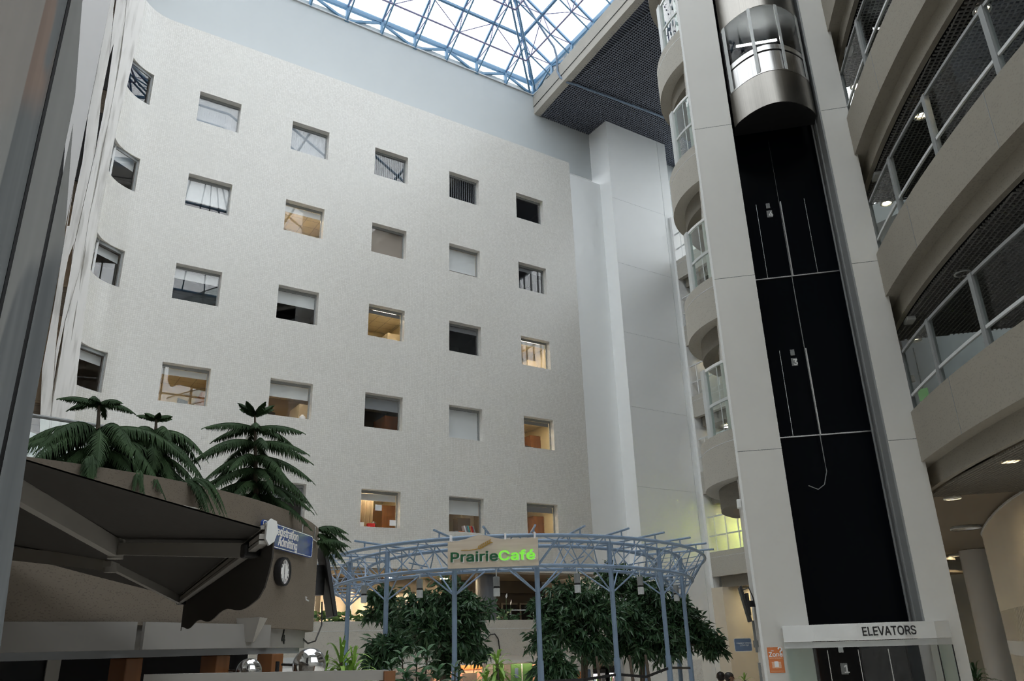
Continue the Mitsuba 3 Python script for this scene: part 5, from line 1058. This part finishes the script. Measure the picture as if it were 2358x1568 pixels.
reg = sg.Polygon([(p[0], p[2]) for p in ((-11.656,-2.2,27.241),(-11.421,-2.2,24.84),(-11.409,-2.2,18.615),(-11.41,-2.2,16.092),(-11.307,-2.2,12.711),(-11.289,-2.2,10.569),(-11.074,-2.2,8.907),(-10.814,-2.2,7.317),(-10.009,-2.2,7.386),(-10.346,-2.2,10.582),(-10.487,-2.2,13.803),(-10.575,-2.2,16.506),(-10.45,-2.2,20.411),(-10.284,-2.2,24.585),(-10.439,-2.2,27.933))])
SL_ = [((-11.245,24.93),(-11.22,24.33),(-11.221,23.927),(-11.287,24.5),(-11.286,25.012)),
 ((-11.066,23.027),(-10.983,20.847),(-10.989,20.604),(-10.975,20.023),(-10.994,18.396),(-11.054,19.631),(-11.126,20.696),(-11.119,22.399)),
 ((-10.854,24.205),(-10.771,22.75),(-10.754,21.6),(-10.773,20.933),(-10.802,22.153),(-10.832,23.512)),
 ((-11.467,20.705),(-11.421,19.85),(-11.376,19.1),(-11.311,17.959),(-11.332,16.574),(-11.314,15.475),(-11.374,15.458),(-11.41,16.914),(-11.434,18.432),(-11.459,19.656)),
 ((-10.77,19.829),(-10.778,18.841),(-10.768,17.117),(-10.816,15.941),(-10.817,17.27),(-10.817,18.739)),
 ((-11.101,14.898),(-11.069,14.28),(-11.05,13.761),(-11.041,12.917),(-11.024,11.891),(-11.037,11.229),(-11.082,11.736),(-11.134,12.748),(-11.177,13.639),(-11.175,14.409)),
 ((-10.751,14.991),(-10.721,14.368),(-10.708,13.292),(-10.771,14.199)),
 ((-10.936,12.171),(-10.899,11.626),(-10.888,11.256),(-10.874,10.497),(-10.847,9.242),(-10.912,9.938),(-10.95,10.905),(-10.944,11.762)),
 ((-10.7,12.992),(-10.672,12.327),(-10.669,11.525),(-10.707,12.32))]
for s_ in SL_: reg = reg.difference(sg.Polygon(s_).buffer(0))
cuts = [((-11.504,27.545),(-11.247,24.317),(-10.997,20.656),(-10.994,18.396),(-11.077,14.904),(-11.05,13.761),(-11.037,11.229),(-10.598,7.209)), ((-11.154,27.746),(-10.854,24.205),(-10.773,20.933),(-10.778,18.841),(-10.816,15.941),(-10.769,14.356),(-10.936,12.171),(-10.888,11.256),(-10.847,9.242),(-10.707,7.2))]
for c_ in cuts: reg = reg.difference(sg.LineString(c_).buffer(.006))
for g_ in getattr(reg, 'geoms', [reg]):
    if g_.area > .02: part(wp, 'board', wallprism(g_, (0, YB, 0), (1, 0, 0), (0, 1, 0), .08), 'washwood')
struct('wall_brick', cat([box((-12.6, -1.6, 0), (-10.8, -1.4, 31)), box((-34, -2.0, 0), (-12.4, -1.6, 31))]), 'brick', label='dark brick wall behind the whitewashed boards')
struct('wall_pilaster', box((-14.5, -4.0, 0), (-11.445, -3.4, 31)), 'pilaster', label='smooth grey white pilaster left of the whitewashed boards')
gr = thing('balcony_railing', 'glass railing with dark handrail and white curtain behind the left pine', 'railing')
part(gr, 'handrail', tube((-13.0, -15, 5.93), (-9.6, -15, 5.75), .03), 'greyframe'); part(gr, 'glass_sheet', quad((-13, -15, 4.3), (-9.6, -15, 4.3), (-9.6, -15, 5.72), (-13, -15, 5.9)), 'panegreen')
one('white_curtain', strip([(-13 + .1 * i, -14.3 + .05 * (-1) ** i) for i in range(21)], 3.7, 5.75), 'plainwhite', 'white curtain behind the glass railing at the left', 'curtain')
struct('floor_upper', box((-20, -15.2, 3.5), (-9.6, -12, 3.7)), 'darkwall', label='upper floor edge behind the left pine')

# ================= plants =================
rg = np.random.default_rng(11)
def leaf_batch(P, D, Lh, Wd, droop=.35, side=None):
    """Folded pointed leaves: base points, unit directions, lengths, widths -> one mesh of four triangles each."""
    n = len(P); D = D / np.linalg.norm(D, axis=1, keepdims=True)
    S = np.cross(D, rg.normal(size=(n, 3)) if side is None else side); S /= np.linalg.norm(S, axis=1, keepdims=True) + 1e-9
    Nn = np.cross(S, D); Nn *= np.sign(Nn[:, 2:3] + 1e-6)
    Lh, Wd = Lh[:, None], Wd[:, None]
    dn = A([0, 0, -1.0]) * droop
    v = np.stack([P, P + D * Lh * .45 + S * Wd + Nn * Wd * .25, P + D * Lh * .5 + dn * Lh * .12, P + D * Lh * .45 - S * Wd + Nn * Wd * .25, P + D * Lh + dn * Lh * .45], 1).reshape(-1, 3)
    b = np.arange(n)[:, None, None] * 5; f = (A([[0, 1, 2], [0, 2, 3], [1, 4, 2], [2, 4, 3]])[None] + b).reshape(-1, 3)
    return mesh(v, f)
def ficus(lab, base, clusters, trunk_top, group='ficus trees inside the ring truss', col='ficus'):
    k = thing('ficus_tree', lab, 'tree', group)
    tt = A(trunk_top); b0 = A(base); br = []
    for s in range(3):
        o = rg.normal(size=3) * [.08, .08, 0]
        br.append(polytube([b0 + o, b0 + o * .6 + (tt - b0) * .4 + rg.normal(size=3) * .04, tt + o * .8], [.05, .042, .034], 8))
    part(k, 'trunk', cat(br), 'bark', True, stuff=True)
    tw_, P, D, Lh, Wd = [], [], [], [], []
    for (c, r, n) in clusters:
        c = A(c); tw_.append(polytube([tt, (tt + c) / 2 + A([0, 0, .12]), c], [.028, .02, .012], 6))
        for j in range(max(8, n // 14)):
            u = rg.normal(size=3); u /= np.linalg.norm(u); u[2] = u[2] * .8 + .1
            tip = c + u * r * rg.uniform(.55, 1.0); tw_.append(polytube([c, (c + tip) / 2 + A([0, 0, .06 * r]), tip], [.010, .007, .004], 5))
            m = 22; q = np.linspace(.25, 1.05, m)[:, None]; pts = c + (tip - c) * q + A([0, 0, 1]) * (.10 * r * np.sin(q * math.pi)) + rg.normal(size=(m, 3)) * .035
            d = u * .8 + rg.normal(size=(m, 3)) * .75 + A([0, 0, -.55]); P.append(pts); D.append(d); Lh.append(rg.uniform(.16, .27, m)); Wd.append(rg.uniform(.026, .040, m))
    part(k, 'branches', cat(tw_), 'bark', stuff=True)
    P, D, Lh, Wd = np.vstack(P), np.vstack(D), np.hstack(Lh), np.hstack(Wd)
    h = rg.random(len(P)) < .62
    part(k, 'foliage', leaf_batch(P[h], D[h], Lh[h], Wd[h]), col, stuff=True); part(k, 'young_foliage', leaf_batch(P[~h], D[~h], Lh[~h], Wd[~h]), 'ficus_b', stuff=True)
def CL(pts): return [(p, r, n) for p, r, n in pts]
ficus('left ficus tree with wide drooping crown in front of the planter wall', (-2.103,-10.63,0.0), CL([((-2.065,-10.877,3.433), .70, 800), ((-2.492,-10.092,3.273), .62, 600), ((-1.612,-11.247,3.115), .55, 550), ((-2.524,-10.973,2.694), .72, 800), ((-2.586,-9.822,2.677), .6, 500), ((-1.842,-11.115,2.534), .62, 600), ((-1.379,-11.036,2.282), .35, 250), ((-2.015,-10.677,2.061), .5, 400)]), (-2.108,-10.627,2.599))
ficus('slender ficus top behind the left tree, against the lit panels', (-2.035,-7.319,0.0), CL([((-2.28,-7.428,3.715), .48, 380), ((-1.935,-7.365,3.238), .5, 380), ((-2.441,-7.03,3.312), .3, 150)]), (-2.092,-7.293,3.015))
ficus('low ficus bush at the left foot of the ring', (-4.557,-12.763,0.0), CL([((-4.749,-13.006,2.307), .36, 320), ((-4.433,-12.93,2.422), .33, 260), ((-4.86,-12.957,2.11), .22, 140)]), (-4.542,-12.77,2.099))
ficus('middle ficus tree between the cafe sign and the tall tree', (0.982,-12.02,0.0), CL([((0.928,-11.98,3.329), .85, 950), ((0.305,-11.525,3.146), .50, 420), ((1.299,-12.524,2.994), .70, 700), ((0.505,-12.038,2.667), .75, 800), ((0.279,-11.507,2.434), .5, 420), ((0.957,-12.38,2.402), .6, 560), ((1.381,-12.334,2.195), .4, 260)]), (1.057,-12.078,2.406))
ficus('small ficus bush low between the two middle ring posts', (-1.015,-13.653,0.0), CL([((-1.075,-13.734,1.982), .36, 340), ((-1.233,-13.622,1.832), .26, 180), ((-0.893,-13.866,1.821), .28, 200)]), (-0.987,-13.674,1.763))
ficus('tallest ficus tree rising into the ring truss at its right part', (3.047,-11.773,0.0), CL([((2.877,-11.232,3.943), .62, 620), ((3.482,-11.489,3.647), .60, 560), ((3.381,-12.07,3.221), .75, 800), ((2.561,-12.013,2.85), .8, 850), ((3.885,-12.405,2.931), .75, 800), ((4.032,-12.828,2.487), .66, 650), ((4.213,-13.296,2.213), .42, 330), ((3.266,-12.645,2.297), .72, 750), ((2.734,-12.163,2.265), .7, 700), ((2.491,-11.692,2.384), .5, 400)]), (3.082,-11.936,2.26))
for i, (x, y) in enumerate(((0.706,-13.074), (1.618,-13.18), (1.905,-13.432))):
    one('sapling_stem', polytube([(x, y, 0), (x + .03, y, 1.0), (x - .04, y + .05, 2.1)], [.05, .045, .03], 8), 'bark', f'bare dark tree stem, {ORD[i]} from the left below the right crowns', 'tree trunk', True)
# --- Norfolk pines in the drum planter
def frond(o, d, Ln, droop, n=44, lw=.07, hang=.6):
    d = A(d, float); d /= np.linalg.norm(d); t = np.linspace(0, 1, n); sd = np.cross(d, [0, 0, 1.0]); sd /= np.linalg.norm(sd)
    R0 = A(o) + d * Ln * t[:, None] + A([0, 0, -1]) * (droop * Ln * t[:, None] ** 2)
    tg = np.gradient(R0, axis=0); tg /= np.linalg.norm(tg, axis=1, keepdims=True)
    ms = [polytube(R0[::6], np.linspace(.009, .003, len(R0[::6])), 5)]; w = lw * np.sin(np.clip(.12 + t * .95, 0, 1) * math.pi) ** .6 + .015
    for s in (-1, 1):
        dd = tg * .45 + sd * s * .8 + A([0, 0, -hang]); dd /= np.linalg.norm(dd, axis=1, keepdims=True)
        dd = dd + rg.normal(size=dd.shape) * .06
        e = tg * .010; mid = R0 + dd * (w * .55)[:, None]; tip = R0 + dd * w[:, None] * 1.0 + A([0, 0, -1]) * (w * .35)[:, None]
        v = np.stack([R0 - e, R0 + e, mid + e * 1.0, mid - e * 1.0, tip], 1).reshape(-1, 3); b = np.arange(n)[:, None, None] * 5
        ms.append(mesh(v, (A([[0, 1, 2], [0, 2, 3], [3, 2, 4]])[None] + b).reshape(-1, 3)))
    return cat(ms)
def pine(lab, base, apex, tiers):
    k = thing('norfolk_pine', lab, 'tree', 'potted pines in the drum planter'); labels[k].pop('group')
    b, a = A(base), A(apex); part(k, 'trunk', polytube([b, (a + b) / 2, a], [.035, .022, .010], 8), 'bark', True)
    for f_, n, Ln, up, droop, lw, ph in tiers:
        o = b + (a - b) * f_
        for j in range(n):
            an = ph + j * 2 * math.pi / n + rg.uniform(-.15, .15); s = rg.uniform(.85, 1.12)
            part(k, 'frond', frond(o, (math.cos(an), math.sin(an), up), Ln * s, droop * rg.uniform(.85, 1.2), int(26 + Ln * 44), lw), 'pine')
pine('left pine with umbrella-like top whorl at the left of the drum planter', (-11.028,-20.444,4.039), (-11.093,-20.438,4.646), [(1.0, 6, .36, .42, .42, .055, .2), (.55, 7, .90, .45, .80, .14, .5), (.50, 8, .98, .18, .85, .15, .1), (.30, 8, .70, .0, .9, .12, .8), (.12, 6, .55, -.1, .7, .10, .3)])
pine('small pine with a little top whorl between the two big ones', (-10.473,-20.107,4.112), (-10.521,-20.1,4.666), [(1.0, 7, .17, .35, .25, .035, .1), (.72, 7, .55, .40, .75, .12, .4), (.55, 7, .65, .10, .85, .13, 0), (.3, 7, .62, .0, .9, .12, .6), (.1, 6, .6, -.1, .75, .10, .2)])
pine('right pine, the fullest one, its fronds hanging over the drum edge', (-9.171,-19.156,4.072), (-9.271,-19.13,5.107), [(1.0, 8, .30, .9, .30, .05, .1), (.84, 6, .70, .22, .42, .10, .3), (.66, 7, .80, .12, .45, .11, .0), (.5, 7, .72, .05, .6, .12, .5), (.35, 7, .75, .0, .6, .12, .2), (.2, 7, .8, .0, .55, .12, .6), (.06, 7, .75, -.05, .5, .11, 0)])
tp_ = thing('trailing_plant', 'grey green trailing sprig hanging over the drum edge below the small pine', 'plant')
for j in range(7): part(tp_, 'sprig', frond(A((-10.169,-20.719,3.938)) + rg.normal(size=3) * [.10, .05, .03], (.6 + .2 * rg.normal(), -.8, -.1), .30 + .1 * rg.random(), 1.1, 30, .045), 'pine')
tp_ = thing('trailing_plant', 'short dark sprig hanging over the drum edge below the left pine', 'plant')
for j in range(4): part(tp_, 'sprig', frond(A((-11.161,-21.185,3.956)) + rg.normal(size=3) * [.04, .02, .02], (.1 * rg.normal(), -.7, .1), .26, 1.2, 34, .06), 'pine')
tp_ = thing('trailing_plant', 'thin dry sprig hanging over the middle of the drum edge', 'plant')
for j in range(3): part(tp_, 'sprig', frond(A((-10.705,-20.933,3.929)) + rg.normal(size=3) * [.06, .02, .01], (.2 * rg.normal(), -.5, 0), .20, 1.3, 22, .03), 'pine')
fp = thing('palm_frond_plant', 'fan of palm fronds sticking out behind the right rim of the drum', 'plant')
for j in range(9): part(fp, 'frond', frond(A((-8.224,-18.719,3.849)) + A([0, 0, -.08 * (j % 3)]), (.5 + .1 * (j % 4), .3 * math.sin(j), .2 - .12 * (j % 5)), .42, .5, 30, .08), 'pine')
# --- strap-leaved plants
def strap_plant(name, lab, base, stem_h, n, Ln, w, col, cat_='plant', heads=((0, 0, 0),)):
    k = thing(name, lab, cat_); b = A(base)
    for hx, hy, hz in heads:
        top = b + A([hx, hy, stem_h + hz]); part(k, 'stem', polytube([b, (b + top) / 2 + A([.02, 0, 0]), top], .022, 8), 'bark', True)
        for j in range(n):
            an = j * 2.4 + rg.uniform(-.2, .2); up = 1.5 - 1.9 * j / n + rg.uniform(-.1, .1); q = np.linspace(0, 1, 7); L_ = Ln * rg.uniform(.75, 1.1)
            d = A([math.cos(an), math.sin(an), 0]); c = math.cos(max(-.4, up)); s = math.sin(max(-.4, up))
            mid = top - A([0, 0, .25 * stem_h * 0 + .30 * Ln * j / n]) + d * (c * L_ * q)[:, None] + A([0, 0, 1]) * (s * L_ * q - .55 * L_ * q ** 2.2)[:, None]
            sd = A([-d[1], d[0], 0]); ww = (w * np.sin(np.clip(.1 + q * .88, 0, 1) * math.pi) ** .7)[:, None]
            v = np.stack([mid - sd * ww + A([0, 0, .2]) * ww, mid, mid + sd * ww + A([0, 0, .2]) * ww], 1).reshape(-1, 3); f = []
            for i in range(6):
                for e in (0, 1): a0 = i * 3 + e; f += [[a0, a0 + 1, a0 + 4], [a0, a0 + 4, a0 + 3]]
            part(k, 'leaf', mesh(v, f), col, True)
    part(k, 'pot', lathe([(0, 0), (.16, 0), (.2, .34), (.18, .34), (.17, .3), (0, .3)], 24, (b[0], b[1], b[2])), 'black', 30)
    return k
def P_(p): return A([p[0], p[1], 0])
strap_plant('dracaena', 'bright green strap-leaved plant right of the large convex mirror', P_((-7.748,-18.47,2.21)), 2.251, 26, .62, .026, 'dracaena', heads=((0, 0, 0), (.20, .1, -.10), (-.16, .15, -.16), (.05, -.1, -.28)))
strap_plant('dracaena', 'bright green strap-leaved plant under the cafe sign', P_((-4.663,-17.229,2.105)), 2.137, 22, .46, .026, 'dracaena', heads=((0, 0, 0), (.12, .1, -.22), (-.15, .1, -.26), (.02, -.12, -.42)))
strap_plant('dracaena', 'yellow green tips of a plant at the bottom edge left of the tower', P_((3.06,-15.284,1.437)), 1.518, 14, .35, .02, 'dracaena')
strap_plant('snake_plant', 'dark upright spiky plant before the notice cases at the lower right', P_((9.24,-17.098,1.437)), 1.338, 20, .9, .04, 'fiddle', heads=((0, 0, 0), (.3, .2, -.1)))
def bigleaf(lab, base, pts, Ln, wd, col):
    k = thing('fiddle_leaf_fig', lab, 'plant'); b = A(base)
    for p in pts:
        p = A(p); part(k, 'stem', polytube([b, (b + p) / 2 + A([0, .03, .05]), p], [.02, .016, .009], 7), 'bark', True)
        for j in range(13):
            an = j * 2.4; up = .9 - 1.3 * j / 13; d = A([math.cos(an) * math.cos(up), math.sin(an) * math.cos(up), math.sin(up)]); sd = np.cross(d, [0, 0, 1.0]); sd /= np.linalg.norm(sd); nn_ = np.cross(sd, d)
            q = np.linspace(0, 1, 7); L_ = Ln * rg.uniform(.75, 1.1); o = p - A([0, 0, .035 * j])
            mid = o + d * (L_ * q)[:, None] - A([0, 0, .30 * L_]) * (q ** 2)[:, None]; ww = (wd * (np.sin(q * math.pi * .97 + .06) ** .6) * (.75 + .5 * q))[:, None]
            v = np.stack([mid - sd * ww + nn_ * ww * .3, mid, mid + sd * ww + nn_ * ww * .3], 1).reshape(-1, 3); f = []
            for i in range(6):
                for e in (0, 1): a0 = i * 3 + e; f += [[a0, a0 + 1, a0 + 4], [a0, a0 + 4, a0 + 3]]
            part(k, 'leaf', mesh(v, f), col, True)
    return k
bigleaf('broad-leaved fig with grey green leaves low left of the dark young fig', P_((-5.54,-16.17,1.887)), ((-5.768,-16.06,2.306),(-5.634,-16.347,2.234),(-5.839,-15.806,2.144),(-5.297,-16.068,2.326),(-5.23,-16.329,2.026),(-5.872,-16.453,2.019),(-5.658,-16.558,1.98)), .26, .075, 'fiddle')
bigleaf('dark young fig with upright leaves at the bottom edge below the left tree', P_((-5.478,-17.331,1.902)), ((-5.478,-17.332,2.102),(-5.438,-17.354,1.961)), .2, .045, 'ficus')
# --- foliage along the planter balcony
def planter_plant(x, y, z, n, Ln, wd, lab, col='pothos'):
    k = thing('planter_shrub', lab, 'plant'); b = A([x, y, z])
    for j in range(n):
        an = rg.uniform(0, 6.283); up = rg.uniform(-.2, 1.2); d = A([math.cos(an) * math.cos(up), math.sin(an) * math.cos(up), math.sin(up)])
        o = b + d * rg.uniform(.05, .28) + A([rg.uniform(-.3, .3), rg.uniform(-.1, .1), rg.uniform(0, .12)])
        m = leaf_batch(o[None], d[None] + A([0, 0, -.15]), A([Ln * rg.uniform(.7, 1.1)]), A([wd * rg.uniform(.8, 1.1)]), .7)
        part(k, 'leaf', m, col if rg.random() < .6 else 'ficus_b')
words = ['leftmost', 'second', 'third', 'fourth', 'fifth', 'sixth', 'seventh', 'eighth']
for i, x in enumerate((-1.55, -.75, .05, .85, 1.7, 2.6, 4.6, 5.9)): planter_plant(x, -1.0, 3.28, 46, .38, .085, f'{words[i]} leafy shrub from the left on the planter balcony', 'pothos' if i < 5 else 'fiddle')
planter_plant(7.55, -1.0, 3.25, 30, .34, .06, 'shrub on the planter balcony behind the white flower spathes', 'ficus_b')
for i, (x, z) in enumerate(((7.5, 4.05), (7.42, 3.72), (5.85, 4.15), (6.05, 3.9))):
    q = thing('peace_lily_bloom', ['upper', 'lower', 'tall left', 'short left'][i] + ' white peace lily bloom on the planter balcony', 'flower')
    part(q, 'stem', tube((x, -1.0, 3.3), (x, -1.0, z), .008), 'ficus_b'); part(q, 'spathe', leaf_batch(A([[x, -1.0, z]]), A([[.15, -.1, 1.0]]), A([.22]), A([.05]), 0), 'plainwhite')
